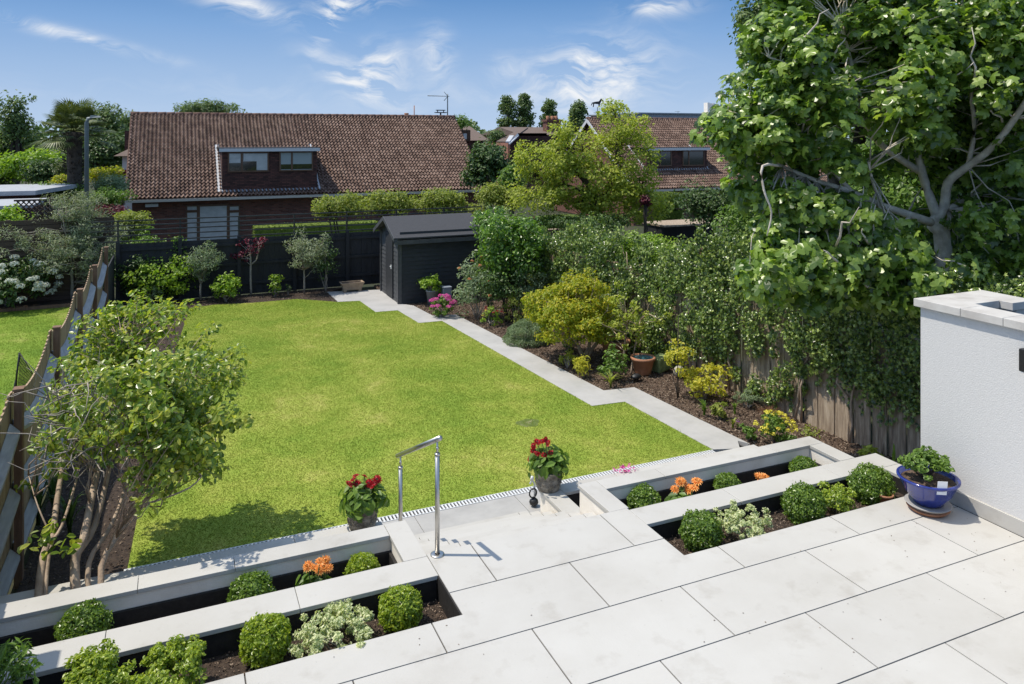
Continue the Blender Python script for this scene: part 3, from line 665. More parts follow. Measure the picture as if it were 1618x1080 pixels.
# ------------------------------------------------------------------ left boundary fence
fz = LW
def feather_top(v, v0, v1, zt):                          # scalloped top between posts
    t = (v - v0) / (v1 - v0); return zt - .01 - .22 * math.sin(math.pi * t) ** .8
fn = thing('boundary_fence', 'softwood feather board fence with scalloped top between the two gardens on the left', 'fence', (-1.35, 12, fz))
posts = [3.4, 5.95, 8.5, 11.04, 13.6, 16.0, 18.5]
for v in posts:
    m = MB(); m.box(-1.385, -1.315, v - .045, v + .045, fz - .2, .90); m.box(-1.395, -1.305, v - .055, v + .055, .9001, .92); part('post', m, M['wood_post'], fn)
bd = MB(); rl = []
for a, b_ in zip(posts[:-1], posts[1:]):
    v = a + .0
    while v < b_ - .01:
        w = .095; zt = feather_top(v + w/2, a, b_, .90)
        bd.obox((-1.425, v + w/2, (fz + zt) / 2), (.008, .004, 0), (0, w/2 + .006, 0), (0, 0, (zt - fz) / 2)); v += w
    for zz, dip in ((.55, .20), (-.05, .12), (-.62, .0)):
        m = MB(); n = 10
        for i in range(n):
            t0, t1 = i / n, (i+1) / n
            p0 = (-1.375, a + .06 + (b_ - a - .12)*t0, zz - dip*math.sin(math.pi*t0)); p1 = (-1.375, a + .06 + (b_ - a - .12)*t1, zz - dip*math.sin(math.pi*t1))
            V = []
            for p_ in (p0, p1):
                V += [(-1.412, p_[1], p_[2] - .05), (-1.33, p_[1], p_[2] - .06), (-1.33, p_[1], p_[2] - .025), (-1.412, p_[1], p_[2] + .06)]
            m.add(V, [(0,1,5,4),(1,2,6,5),(2,3,7,6),(3,0,4,7)] + ([(0,3,2,1)] if i == 0 else []) + ([(4,5,6,7)] if i == n-1 else []))
        part('rail', m, M['wood_rail'], fn)
part('feather_boards', bd, M['wood_new'], fn)
m = MB(); m.box(-1.40, -1.37, 18.56, 21.3, fz, .35); part('dark_panel', m, M['fence_dark'], fn)

# ------------------------------------------------------------------ dark back fence with trellis rails
VF = 21.35
bf = thing('back_fence', 'charcoal board fence with four rail trellis across the end of the lawn', 'fence', (3, VF, LW))
m = MB(); u = -1.35
while u < 8.7:
    m.box(u, u + .143, VF + random.choice((0, .006, .010)), VF + .022, LW, .60); u += .146
for z in (-.62, -.1, .42): m.box(-1.35, 8.7, VF - .035, VF - .001, z, z + .07)
m.box(-1.35, 8.7, VF + .0225, VF + .03, LW, .59)
part('boards', m, M['fence_dark'], bf)
for u in np.arange(-1.3, 8.6, 1.42):
    m = MB(); m.box(u - .045, u + .045, VF - .09, VF - .036, LW, .66); part('post', m, M['fence_dark'], bf)
    m = MB(); m.box(u - .02, u + .02, VF + .03, VF + .07, .6, 1.18); part('trellis_post', m, M['rail_dark'], bf)
for z in (.66, .80, .93, 1.05, 1.17):
    m = MB(); m.box(-1.9, 8.4, VF + .005, VF + .028, z - .012, z + .018); part('trellis_rail', m, M['rail_dark'], bf)

# neighbour's brown slatted fence, far left
nf = thing('slatted_fence', 'brown horizontal slat fence behind the white hydrangea at the far left', 'fence', (-8, 22.4, LW))
m = MB(); z = LW
while z < 1.18: m.box(-20, -1.45, 22.4, 22.425, z, z + .115); z += .13
m.box(-20, -1.45, 22.43, 22.45, LW, 1.15)
part('slats', m, M['slat_brown'], nf)
for u in np.arange(-19, -1.5, 1.9):
    m = MB(); m.box(u - .05, u + .05, 22.451, 22.53, LW, 1.2); part('post', m, M['slat_brown'], nf)
b = MB(); b.prism([(-20, 21.6), (-1.45, 21.6), (-1.45, 22.4), (-20, 22.4)], LW - .06, LW + .02); struct('neighbour_border_soil', b, M['soil'])
b = MB(); b.box(-20, -1.45, 21.55, 21.60, LW - .05, LW + .06); single('timber_edging', b, M['wood_post'], (-8, 21.57, LW), 'low timber edging between the neighbour lawn and its hydrangea bed', 'edging')

# ------------------------------------------------------------------ right boundary: old board fence under ivy
def fu(v): return 8.45 - .052 * (v - 8) + (.0 if v > 7.6 else .06 * (7.6 - v))
of = thing('old_fence', 'weathered grey board fence showing under the ivy at the right of the border', 'fence', (8.4, 12, LW))
m = MB(); v = 5.2; k = 0
while v < 21.2:
    w = random.uniform(.20, .34) if k % 5 else .09
    uu = fu(v) + random.uniform(-.012, .012) - (.03 if k % 5 == 0 else 0)
    m.obox((uu, v + w/2, LW + .78 + random.uniform(-.03, .03)), (.012, .0, 0), (random.uniform(-.002, .002), w/2 - .004, 0), (random.uniform(-.01, .01), random.uniform(-.012, .012), .82)); v += w; k += 1
part('boards', m, M['wood_old'], of)
for v in np.arange(6.0, 21, 2.2): m = MB(); m.box(fu(v) + .03, fu(v) + .12, v - .05, v + .05, LW, .8); part('post', m, M['wood_post'], of)

# ------------------------------------------------------------------ shed
su0, su1, sv0, sv1, se, sr_ = 5.10, 7.20, 18.5, 20.3, .82, 1.19
sh = thing('garden_shed', 'charcoal timber shed with pitched felt roof in the far corner of the lawn', 'shed', ((su0+su1)/2, 19.4, LW))
vm_ = (sv0 + sv1) / 2
m = MB(); z = LW; 
while z < se - .01:                                      # overlapping front boards
    h = .105; m.add([(su0, sv0 - .016, z), (su1, sv0 - .016, z), (su1, sv0, z + h), (su0, sv0, z + h), (su0, sv0 + .01, z), (su1, sv0 + .01, z)], [(0,1,2,3), (4,5,1,0)]); z += h
m.box(su0 + .001, su1, sv0 + .011, sv0 + .03, LW, se); m.box(su0 + .001, su1, sv1 - .02, sv1, LW, se); m.box(su1 - .02, su1, sv0 + .031, sv1 - .021, LW, se)
part('wall', m, M['shed'], sh)
m = MB(); z = LW
while z < sr_ - .05:
    h = .105
    def half(zz): return (sv1 - sv0)/2 if zz <= se else max(.02, (sv1 - sv0)/2 * (sr_ - zz) / (sr_ - se))
    a, c = half(z), half(min(z + h, sr_))
    m.add([(su0 - .018, vm_ - a, z), (su0 - .018, vm_ + a, z), (su0 - .002, vm_ + c, z + h), (su0 - .002, vm_ - c, z + h)], [(0,3,2,1)]); z += h
m.add([(su0, sv0, LW), (su0, sv1, LW), (su0, sv1, se), (su0, vm_, sr_), (su0, sv0, se)], [(0,4,3,2,1)])
part('gable_wall', m, M['shed_lit'], sh)
m = MB(); m.add([(su1, sv0, LW), (su1, sv1, LW), (su1, sv1, se), (su1, vm_, sr_), (su1, sv0, se)], [(0,1,2,3,4)]); part('gable_wall', m, M['shed'], sh)
m = MB(); m.box(su0 - .045, su0 - .019, sv0 + .55, sv0 + 1.22, LW + .05, se - .02); dd = part('door', m, M['shed'], sh, bevel=.003)
m = MB(); m.box(su0 - .06, su0 - .046, sv0 + .60, sv0 + .66, -.10, .0); m.box(su0 - .066, su0 - .05, sv0 + .62, sv0 + .72, -.055, -.04); part('handle', m, M['galv'], dd)
for v in (sv0 - .01, sv1 - .05):
    m = MB(); m.box(su0 - .05, su0 - .019, v, v + .06, LW, se - .01)
    if v < sv1 - .1: m.box(su0 - .019, su0 + .04, sv0 - .03, sv0 - .017, LW, se)
    part('corner_trim', m, M['shed_lit'], sh)
m = MB(); oh = .16
for sg in (-1, 1):
    ve = vm_ + sg * ((sv1 - sv0)/2 + oh); ze = se - oh * (sr_ - se) / ((sv1 - sv0)/2)
    m.add([(su0 - .18, vm_, sr_ + .03), (su1 + .12, vm_, sr_ + .03), (su1 + .12, ve, ze + .03), (su0 - .18, ve, ze + .03), (su0 - .18, vm_, sr_), (su1 + .12, vm_, sr_), (su1 + .12, ve, ze), (su0 - .18, ve, ze)],
          [(0,1,2,3) if sg > 0 else (3,2,1,0), (4,7,6,5), (3,2,6,7), (0,3,7,4), (1,5,6,2)])
part('roof', m, M['felt'], sh)
m = MB()
for sg in (-1, 1):
    ve = vm_ + sg * ((sv1 - sv0)/2 + oh + .01); ze = se - (oh + .01) * (sr_ - se) / ((sv1 - sv0)/2)
    m.add([(su0 - .20, vm_, sr_ + .035), (su0 - .20, ve, ze + .035), (su0 - .20, ve, ze - .065), (su0 - .20, vm_, sr_ - .065), (su0 - .181, vm_, sr_ + .035), (su0 - .181, ve, ze + .035), (su0 - .181, ve, ze - .065), (su0 - .181, vm_, sr_ - .065)],
          [(0,1,2,3), (4,7,6,5), (0,4,5,1), (3,2,6,7), (1,5,6,2)])
m.box(su0 - .18, su1 + .12, sv0 - oh - .02, sv0 - oh - .001, se - .20, se - .10)
part('barge_board', m, M['shed_lit'], sh)

# ------------------------------------------------------------------ pantiled houses
def tiled_slope(L_, S, cw=.188, rh=.255, hgt=.105):
    """pantile slope lying in the xy plane: x across, y up the slope, tiles stepped and rolled"""
    nu = int(L_ / cw * 6) + 1; nr = int(S / rh) + 1
    xs_ = np.linspace(0, L_, nu); prof = hgt * (.5 + .5 * np.sin(xs_ / cw * 2*np.pi)) ** 1.4
    rowsP = []
    for r in range(nr):
        y0, y1 = r * rh, min((r + 1) * rh, S)
        if y1 - y0 < .01: continue
        wob = np.repeat(RNG.normal(0, .006, nu // 6 + 2), 6)[:nu]
        rowsP.append(np.stack([xs_, np.full(nu, y0) + wob, prof + .075 + wob * .5], 1)); rowsP.append(np.stack([xs_, np.full(nu, y1) + wob, prof + .004], 1))
    m = MB(); m.grid(np.stack(rowsP)); m.add([(0,0,-.01),(L_,0,-.01),(L_,0,.05),(0,0,.05)], [(0,1,2,3)])
    return m
def window(root, u0, u1, z0, z1, v, pane, frame='frame_brown', fw=.07, fd=.06, bars=()):
    m = MB(); m.box(u0, u1, v - fd, v - .004, z0, z0 + fw); m.box(u0, u1, v - fd, v - .004, z1 - fw, z1)
    m.box(u0, u0 + fw, v - fd, v - .004, z0 + fw, z1 - fw); m.box(u1 - fw, u1, v - fd, v - .004, z0 + fw, z1 - fw)
    for x in bars: m.box(x - fw*.6, x + fw*.6, v - fd, v - .004, z0 + fw, z1 - fw)
    w = part('window', m, M[frame], root)
    m = MB(); m.box(u0 + fw, u1 - fw, v - .03, v - .012, z0 + fw, z1 - fw)
    part('pane', m, M[pane], w); return w
def house(name, label, u0, u1, d0, d1, detail=1, ve=40.0, ze=.29, dd=.30, dzb=.22, dh=2.06):
    vr, zr = 45.5, 4.42; gzz = gz(40.6) - .1
    root = thing(name, label, 'house', ((u0+u1)/2, vr, gzz), 'matching pantiled houses beyond the gardens')
    m = MB(); wv = ve + .55; wz = ze + .30
    m.box(u0 + .25, u1 - .25, wv, wv + .25, gzz, wz)
    m.box(u0 + .25, u1 - .25, 2*vr - wv - .25, 2*vr - wv, gzz, wz)
    for uu in (u0 + .25, u1 - .5):
        m.add([(uu, wv+.251, gzz), (uu, 2*vr - wv -.251, gzz), (uu, 2*vr - wv-.251, wz + .1), (uu, vr, zr - .25), (uu, wv+.251, wz + .1),
               (uu+.25, wv+.251, gzz), (uu+.25, 2*vr - wv-.251, gzz), (uu+.25, 2*vr - wv-.251, wz + .1), (uu+.25, vr, zr - .25), (uu+.25, wv+.251, wz + .1)],
              [(0,4,3,2,1), (5,6,7,8,9), (0,1,6,5), (1,2,7,6), (2,3,8,7), (3,4,9,8), (4,0,5,9)])
    part('wall', m, M['brick'], root)
    S = math.hypot(vr - ve, zr - ze); an = math.atan2(zr - ze, vr - ve); L_ = u1 - u0
    me = tiled_slope(L_, S).data('roof'); me.materials.append(M['tiles'])
    o = bpy.data.objects.new('roof', me); C.objects.link(o); o.parent = root; o.location = (u0 - root.location.x, ve - vr, ze - gzz); o.rotation_euler = (an, 0, 0)
    o2 = o.copy(); C.objects.link(o2); o2.parent = root; o2.location = (u1 - root.location.x, vr - ve, ze - gzz); o2.rotation_euler = (an, 0, math.pi)
    m = MB(); u = u0 - .05
    while u < u1: m.tube([(u, vr, zr + .03), (min(u + .43, u1 + .05), vr, zr + .045)], .13, 8); u += .44
    part('ridge_tiles', m, M['tiles_plain'], root)
    m = MB(); m.box(u0 - .02, u1 + .02, ve - .12, ve + .02, ze - .13, ze - .01); part('gutter', m, M['trim_cream'], root)
    for uu in (u0 - .05, u1 + .01):
        m = MB()
        for sg in (-1, 1):
            a_, b_ = (vr, zr), (vr + sg * (vr - ve), ze)
            m.add([(uu, a_[0], a_[1] + .04), (uu, b_[0], b_[1] + .04), (uu, b_[0], b_[1] - .22), (uu, a_[0], a_[1] - .22), (uu+.04, a_[0], a_[1] + .04), (uu+.04, b_[0], b_[1] + .04), (uu+.04, b_[0], b_[1] - .22), (uu+.04, a_[0], a_[1] - .22)],
                  [(0,1,2,3), (4,7,6,5), (0,4,5,1), (3,2,6,7), (1,5,6,2), (0,3,7,4)])
        part('barge_board', m, M['trim_white' if detail == 2 else 'tiles_plain'], root)
    # dormer
    dv = ve + dd; zb = ze + dzb; zt = zb + dh; vb = ve + (zt - ze) / (zr - ze) * (vr - ve) + .2
    dm = MB(); 
    dm.add([(d0, dv, zb - .1), (d1, dv, zb - .1), (d1, dv, zt), (d0, dv, zt), (d0, vb, zt), (d1, vb, zt), (d0, vb, zt-.2), (d1, vb, zt-.2)], [(0,1,2,3), (0,3,4,6), (1,7,5,2)])
    D = part('dormer', dm, M['brick_dark'], root)
    m = MB(); m.box(d0 - .14, d1 + .12, dv - .16, vb + .1, zt + .07, zt + .13); part('dormer_roof', m, M['black_bitumen'], D)
    m = MB(); m.box(d0 - .14, d1 + .12, dv - .20, dv - .161, zt - .06, zt + .10); part('fascia', m, M['trim_white'], D)
    m = MB(); n = int((d1 - d0 + .3) / .188)
    for i in range(n): m.tube([(d0 + .0 + i*.188, dv - .10, zb - .02), (d0 + .0 + i*.188, dv + .02, zb + .07)], .075, 6)
    part('apron_flashing', m, M['lead'], D)
    an_ = (zr - ze) / (vr - ve)
    for x0, x1 in ((d0 - .22, d0 - .004), (d1 + .004, d1 + .16)):
        m = MB(); m.add([(x0, dv - .1, ze + an_*(dv - .1 - ve) + .11), (x1, dv - .1, ze + an_*(dv - .1 - ve) + .13), (x1, vb, ze + an_*(vb - ve) + .13), (x0, vb, ze + an_*(vb - ve) + .11),
               (x1, dv - .1, ze + an_*(dv - .1 - ve) + .3), (x1, vb - .1, zt)][:4], [(0,1,2,3)])
        part('side_flashing', m, M['lead_pale'], D)
    W_ = d1 - d0
    if detail == 1:
        window(D, d0 + .26, d0 + .48*W_ + .0, zt - 1.08, zt - .07, dv, 'pane_dark', bars=(d0 + .92,))
        window(D, d0 + .59*W_, d0 + .955*W_, zt - 1.08, zt - .07, dv, 'pane_grey', bars=(d0 + .59*W_ + .62,))
        m = MB(); m.box(d0 + .33, d0 + .86, dv - .034, dv - .031, zt - .62, zt - .16); m.box(d0 + 1.0, d0 + 2.14, dv - .034, dv - .031, zt - .55, zt - .16); m.box(d0 + 1.62, d0 + 2.14, dv - .034, dv - .031, zt - 1.0, zt - .552); part('blind', m, M['pane_white'], D)
        m = MB(); m.box(d0 + .59*W_ + .08, d0 + .95*W_, dv - .034, dv - .031, zt - .98, zt - .72); part('pane', m, M['pane_dark'], D)
    else:
        window(D, d0 + .3, d0 + .40*W_, zt - 1.08, zt - .07, dv, 'pane_dark', bars=(d0 + 1.0,))
        window(D, d0 + .58*W_, d0 + .95*W_, zt - 1.08, zt - .07, dv, 'pane_dark', bars=(d0 + .58*W_ + .5,))
    return root
H1 = house('pantiled_house', 'long brown pantiled house with a wide dormer, nearest beyond the back fence', -2.12, 16.05, 2.12, 6.72, 1)
H2 = house('pantiled_house', 'brown pantiled house with white barge board behind the yellow green tree', 25.6, 43.8, 27.4, 32.1, 2, 39.6, -.01, 1.45, 1.10, 1.32)
# ground floor doors of the near house
wv = 40.55
def pz(px, py, v): p_ = at_v(px, py, v); return p_[0], p_[2]
a = pz(316, 326, wv); c = pz(358, 366, wv)
dr_ = MB(); dr_.box(a[0] - .1, c[0] + .1, wv - .07, wv - .004, -2.2, a[1] + .1); od = part('door', dr_, M['frame_brown'], H1)
m = MB(); m.box(a[0], c[0], wv - .09, wv - .071, -2.0, a[1]); part('pane', m, M['pane_white'], od)
for x0, x1 in ((296, 311), (363, 377)):
    a = pz(x0, 326, wv); c = pz(x1, 331, wv); d_ = pz(x1, 335, wv)
    window(H1, a[0] - .07, c[0] + .07, c[1] - .07, a[1] + .07, wv, 'pane_white')
    window(H1, a[0] - .07, c[0] + .07, -2.1, d_[1] + .07, wv, 'pane_white')
# security light below the gutter
a = pz(240, 323, wv); m = MB(); m.box(a[0] - .28, a[0] + .28, wv - .35, wv - .12, a[1] - .08, a[1] + .06); m.tube([(a[0], wv - .13, a[1]), (a[0], wv, a[1] + .05)], .03, 6)
single('security_light', m, M['trim_white'], (a[0], wv - .2, a[1]), 'small pale box light under the gutter of the near pantiled house', 'light')
# television aerial, chimney pots on the ridge
a = at_v(708, 187, 45.5); top = at_v(708, 148, 45.5)
ae = thing('television_aerial', 'television aerial on a mast at the right end of the long tiled roof', 'aerial', (a[0], 45.6, 4.45))
m = MB(); m.tube([(a[0], 45.6, 4.3), (a[0], 45.6, top[2])], .035, 6); part('mast', m, M['lamp_grey'], ae)
m = MB(); e = at_v(676, 151, 45.5); z = e[2]; m.tube([(a[0] + .1, 45.55, z), (e[0], 45.55, z + .02)], .018, 5)
for i in range(14): x = a[0] - .1 - i * (a[0] - e[0] - .1) / 14; m.tube([(x, 45.3, z), (x, 45.8, z)], .011, 4)
for sg in (-1, 1): m.tube([(a[0] - .0, 45.55, z), (a[0] - .25, 45.55, z + sg*.28)], .02, 4)
part('boom', m, M['lamp_grey'], ae)
a = at_v(643, 187, 46.5); m = MB(); m.box(a[0] - .32, a[0] + .32, 46.3, 46.9, 3.4, 4.60); cz = thing('chimney_stack', 'low brick chimney peeping over the ridge of the long tiled roof', 'chimney', (a[0], 46.6, 3.4)); part('stack', m, M['brick'], cz)
m = MB(); m.tube([(a[0] + .5, 46.6, 3.6), (a[0] + .5, 46.6, 5.2)], .03, 5); m.lathe([(.13, 0), (.15, .1), (.12, .12)], (a[0], 46.6, 4.60), 10); part('pot', m, M['terracotta'], cz)
a = at_v(697, 187, 46.5); m = MB(); m.tube([(a[0], 46.6, 3.8), (a[0], 46.6, 4.75)], .05, 6); m.box(a[0] - .35, a[0] + .35, 46.4, 46.8, 4.75, 4.8); m.box(a[0] - .28, a[0] + .28, 46.45, 46.75, 4.9, 4.95); m.tube([(a[0]-.2,46.6,4.8),(a[0]-.2,46.6,4.92)],.03,4); m.tube([(a[0]+.2,46.6,4.8),(a[0]+.2,46.6,4.92)],.03,4)
single('roof_vent', m, M['black_plastic'], (a[0], 46.6, 4.4), 'small dark roof vent left of the television aerial', 'vent')
# weather vane
a = at_v(944, 184, 45.5); vane = thing('weather_vane', 'weather vane shaped like a standing dog on the far tiled ridge', 'weather vane', (a[0], 45.5, 4.4))
m = MB(); m.tube([(a[0], 45.5, 4.4), (a[0], 45.5, 5.25)], .025, 5); m.tube([(a[0] - .3, 45.5, 4.85), (a[0] + .3, 45.5, 4.85)], .018, 4); m.tube([(a[0], 45.2, 4.85), (a[0], 45.8, 4.85)], .018, 4); part('pole', m, M['black_plastic'], vane)
dg = [(-.42,.30),(-.50,.12),(-.47,.10),(-.38,.25),(-.33,.22),(-.36,.0),(-.30,.0),(-.26,.22),(.08,.2),(.10,.0),(.16,.0),(.19,.22),(.26,.34),(.30,.42),(.45,.40),(.46,.47),(.34,.55),(.28,.60),(.24,.54),(.12,.40),(-.2,.36)]
m = MB(); n = len(dg); m.add([(a[0] + x, 45.48, 5.25 + z_) for x, z_ in dg] + [(a[0] + x, 45.52, 5.25 + z_) for x, z_ in dg], [tuple(range(n))[::-1], tuple(range(n, 2*n))] + [(i, (i+1) % n, n + (i+1) % n, n + i) for i in range(n)])
part('dog_figure', m, M['black_plastic'], vane)

# ------------------------------------------------------------------ houses further off
def gable_house(name, label, pxl, pxr, py_e, py_r, v, dv, wallm, roofm, group=None, along=True, zg=-2.5):
    a = at_v(pxl, py_e, v); c = at_v(pxr, py_e, v); r = at_v((pxl + pxr)/2, py_r, v + dv/2); ze, zr = a[2], r[2]; u0, u1 = a[0], c[0]
    root = thing(name, label, 'house', ((u0+u1)/2, v + dv/2, zg), group)
    m = MB(); m.box(u0, u1, v, v + dv, zg, ze)
    part('wall', m, M[wallm], root)
    m = MB(); o = .3; vm2 = v + dv/2; um = (u0 + u1)/2
    if along: V = [(u0-o, v-o, ze), (u1+o, v-o, ze), (u1+o, v+dv+o, ze), (u0-o, v+dv+o, ze), (u0-o, vm2, zr), (u1+o, vm2, zr)]; F = [(0,1,5,4), (2,3,4,5), (0,4,3), (1,2,5), (3,2,1,0)]
    else: V = [(u0-o, v-o, ze), (u1+o, v-o, ze), (u1+o, v+dv+o, ze), (u0-o, v+dv+o, ze), (um, v-o, zr), (um, v+dv+o, zr)]; F = [(0,4,5,3), (1,2,5,4), (0,1,4), (2,3,5), (3,2,1,0)]
    V = [(x, y, z + .02) for x, y, z in V]; m.add(V, F); part('roof', m, M[roofm], root); return root, u0, u1, ze, zr
h, u0, u1, ze, zr = gable_house('flat_dormer_house', 'brown house with dark window just right of the long tiled roof', 722, 766, 222, 199, 62, 9, 'brick_dark', 'roof_brown')
m = MB(); a = at_v(727, 223, 61.6); c = at_v(742, 205, 61.6); m.box(a[0], c[0], 61.4, 61.6, a[2], c[2]); w = part('window', m, M['pane_dark'], h)
m = MB(); m.box(a[0], a[0] + .5, 61.3, 61.39, a[2] + .2, c[2] - .3); part('pane', m, M['pane_white'], w)
gable_house('red_roofed_house', 'small far house with plain red roof left of the poplars', 768, 800, 222, 215, 90, 8, 'brick_red', 'roof_red')
h, u0, u1, ze, zr = gable_house('hipped_house', 'house with white trimmed dark roof and rooflight beneath the poplars', 826, 905, 213, 201, 66, 10, 'brick_red', 'roof_brown')
def quad(m, pts, th=.1):
    P_ = [np.asarray(p) for p in pts]; n = len(P_); V = P_ + [p - np.array([0, 0, th]) for p in P_]; m.add(V, [tuple(range(n)), tuple(range(n, 2*n))[::-1]] + [(i, n+i, n+(i+1) % n, (i+1) % n) for i in range(n)])
m = MB(); quad(m, [at_v(784, 223, 62), at_v(804, 223.5, 62), at_v(820, 211, 65.5), at_v(834, 201, 70), at_v(826, 201, 70)]); part('roof', m, M['roof_brown'], h)
m = MB(); quad(m, [at_v(799, 223, 61.8), at_v(805.5, 223, 61.8), at_v(812, 213.5, 64.5), at_v(805, 213.5, 64.5)], .12); part('rooflight', m, M['lead_pale'], h)
m = MB(); quad(m, [at_v(803.5, 226, 61.6), at_v(806, 226, 61.6), at_v(820, 213, 65), at_v(818, 210, 65)]); quad(m, [at_v(818, 210, 65), at_v(818, 212.5, 65), at_v(864, 212.5, 65), at_v(864, 210, 65)]); part('fascia', m, M['trim_white'], h)
m = MB(); a = at_v(806, 240, 65.4); c = at_v(905, 213, 65.4); m.box(a[0], c[0], 65.4, 65.9, a[2] - 2, c[2]); part('dormer', m, M['brick_dark'], h)
a = at_v(872, 202, 68); c = at_v(872, 187, 68); m = MB(); m.box(a[0] - .75, a[0] + .75, 67.5, 68.5, a[2] - 1, c[2] - .3); m.box(a[0] - .85, a[0] + .85, 67.4, 68.6, c[2] - .299, c[2] - .1)
ch = part('chimney', m, M['brick'], h); m = MB()
for dx in (-.45, .05, .45): m.lathe([(.16, 0), (.19, .35), (.15, .36)], (a[0] + dx, 68, c[2] - .1), 8)
part('pot', m, M['terracotta'], ch)
# flat roofed block and tank far right of the second house
a = at_v(1010, 188, 80); c = at_v(1140, 181, 80); m = MB(); m.box(a[0], c[0] + 4, 80, 92, -2.5, c[2]); fb = thing('flat_roofed_block', 'low dark flat roofed block rising behind the second pantiled house', 'building', (a[0] + 5, 84, -2.5)); part('wall', m, M['lead'], fb)
m = MB(); m.box(a[0] - .2, c[0] + 4.2, 79.8, 92.2, c[2], c[2] + .15); part('roof', m, M['lead'], fb)
a = at_v(1118, 180, 82); c = at_v(1127, 163, 82); m = MB()
for i in range(3): m.box(a[0] + i*.42, a[0] + i*.42 + .36, 82, 82.8, a[2], c[2] + (.0 if i else .1))
m.box(a[0] - .1, a[0] + 1.4, 81.9, 82.9, a[2] - .1, a[2] + .25); part('chimney', m, M['render_cream'], fb)
m = MB(); b_ = at_v(1075, 178, 80.5); m.tube([(b_[0], 81, b_[2] - .5), (b_[0], 81, b_[2] + .25)], .03, 4); m.tube([(b_[0] - .5, 81, b_[2] + .2), (b_[0] + .3, 81, b_[2] + .2)], .02, 4); part('aerial', m, M['lamp_grey'], fb)

# white house sliver, left of the long roof
a = at_v(183, 246, 52); c = at_v(214, 276, 52); m = MB(); m.box(a[0] + .35, a[0] + 3.5, 52, 58, -2.4, a[2]); wh = thing('white_house', 'white rendered house edge showing left of the long tiled roof', 'house', (a[0] + 2, 55, -2.4)); part('wall', m, M['render_white'], wh)
t_ = at_v(203, 214, 54)
m = MB(); m.add([(a[0] - .1, 51.6, a[2]), (a[0] + 3.8, 51.6, a[2]), (a[0] + 3.8, 58.4, a[2]), (a[0] - .1, 58.4, a[2]), (a[0] + 2.2, 54, t_[2]), (a[0] + 2.6, 56, t_[2])], [(0,1,4), (1,2,5,4), (2,3,5), (3,0,4,5), (3,2,1,0)]); part('roof', m, M['roof_brown'], wh)
m = MB(); e = at_v(197, 206, 56); m.box(e[0], e[0] + 1, 56, 57, a[2], e[2]); part('chimney', m, M['brick_dark'], wh)

# flat roofed outbuilding at the left with lattice
a = at_v(-60, 303, 33); c = at_v(100, 303, 33)
ob = thing('flat_roofed_garage', 'outbuilding with pale flat roof at the left behind the silver olive tree', 'garage', (a[0] + 2, 34, -2.2))
zt = at_v(50, 301, 33)[2]
m = MB(); m.box(a[0], c[0] - 1.2, 33.2, 36.9, -2.2, zt - .16); part('wall', m, M['brick_dark'], ob)
m = MB(); m.add([(a[0], 33, zt-.16), (c[0] - .9, 33, zt-.16), (c[0] + .3, 37.5, zt-.16), (a[0], 37.5, zt-.16), (a[0], 33, zt), (c[0] - .9, 33, zt), (c[0] + .3, 37.5, zt), (a[0], 37.5, zt)], [(0,3,2,1), (4,5,6,7), (0,1,5,4), (1,2,6,5), (2,3,7,6), (3,0,4,7)]); part('roof', m, M['flat_roof'], ob)
m = MB(); e = at_v(55, 322, 30); m.box(at_v(-60, 322, 30)[0], e[0], 29.6, 32.8, e[2] - .1, e[2]); part('lower_roof', m, M['flat_roof'], ob)
m = MB(); m.box(at_v(-60, 322, 30)[0], e[0] - .2, 29.9, 32.7, -2.1, e[2] - .101); part('porch', m, M['brick_dark'], ob)
la = thing('lattice_screen', 'brown diamond lattice screen between the garage and the silver olive tree', 'lattice', (*at_v(60, 340, 27)[:2], -2))
a = at_v(22, 318, 27); c = at_v(105, 348, 27); m = MB(); h_ = a[2] - c[2]; L_ = c[0] - a[0]
x = -h_
while x < L_:
    for sg in (0, 1):
        p0, p1 = (x, 0), (x + h_, h_)
        q0 = max(0, -x); q1 = min(h_, L_ - x)
        if q1 > q0:
            pa = (a[0] + (x + q0), 27 + .02*sg, c[2] + (q0 if not sg else h_ - q0)); pb = (a[0] + (x + q1), 27 + .02*sg, c[2] + (q1 if not sg else h_ - q1)); m.tube([pa, pb], .018, 4)
    x += .14
m.box(a[0], c[0], 26.97, 27.05, a[2], a[2] + .05); m.box(a[0], c[0], 26.97, 27.05, -2, c[2]); part('lattice', m, M['slat_brown'], la)
# street lamp
b_ = at_v(137, 320, 29); lpz = at_v(134, 186, 29)
sl = thing('street_lamp', 'grey street lamp in front of the palm tree', 'street lamp', (b_[0], 29, -2.1))
m = MB(); m.tube([(b_[0], 29, -2.1), (b_[0], 29, .6)], .095, 10); m.tube([(b_[0], 29, .6), (b_[0], 29, lpz[2] - .15), (b_[0] + .04, 29, lpz[2] - .02), (b_[0] + .16, 29, lpz[2])], [.07, .065, .06, .05], 10); part('column', m, M['lamp_grey'], sl)
m = MB(); m.add([(b_[0]+.10, 28.88, lpz[2]+.0), (b_[0]+.42, 28.9, lpz[2]+.02), (b_[0]+.42, 29.1, lpz[2]+.02), (b_[0]+.10, 29.12, lpz[2]), (b_[0]+.12, 28.92, lpz[2]+.09), (b_[0]+.38, 28.95, lpz[2]+.08), (b_[0]+.38, 29.05, lpz[2]+.08), (b_[0]+.12, 29.08, lpz[2]+.09)], [(0,3,2,1), (4,5,6,7), (0,1,5,4), (1,2,6,5), (2,3,7,6), (3,0,4,7)]); part('lamp_head', m, M['lamp_grey'], sl)

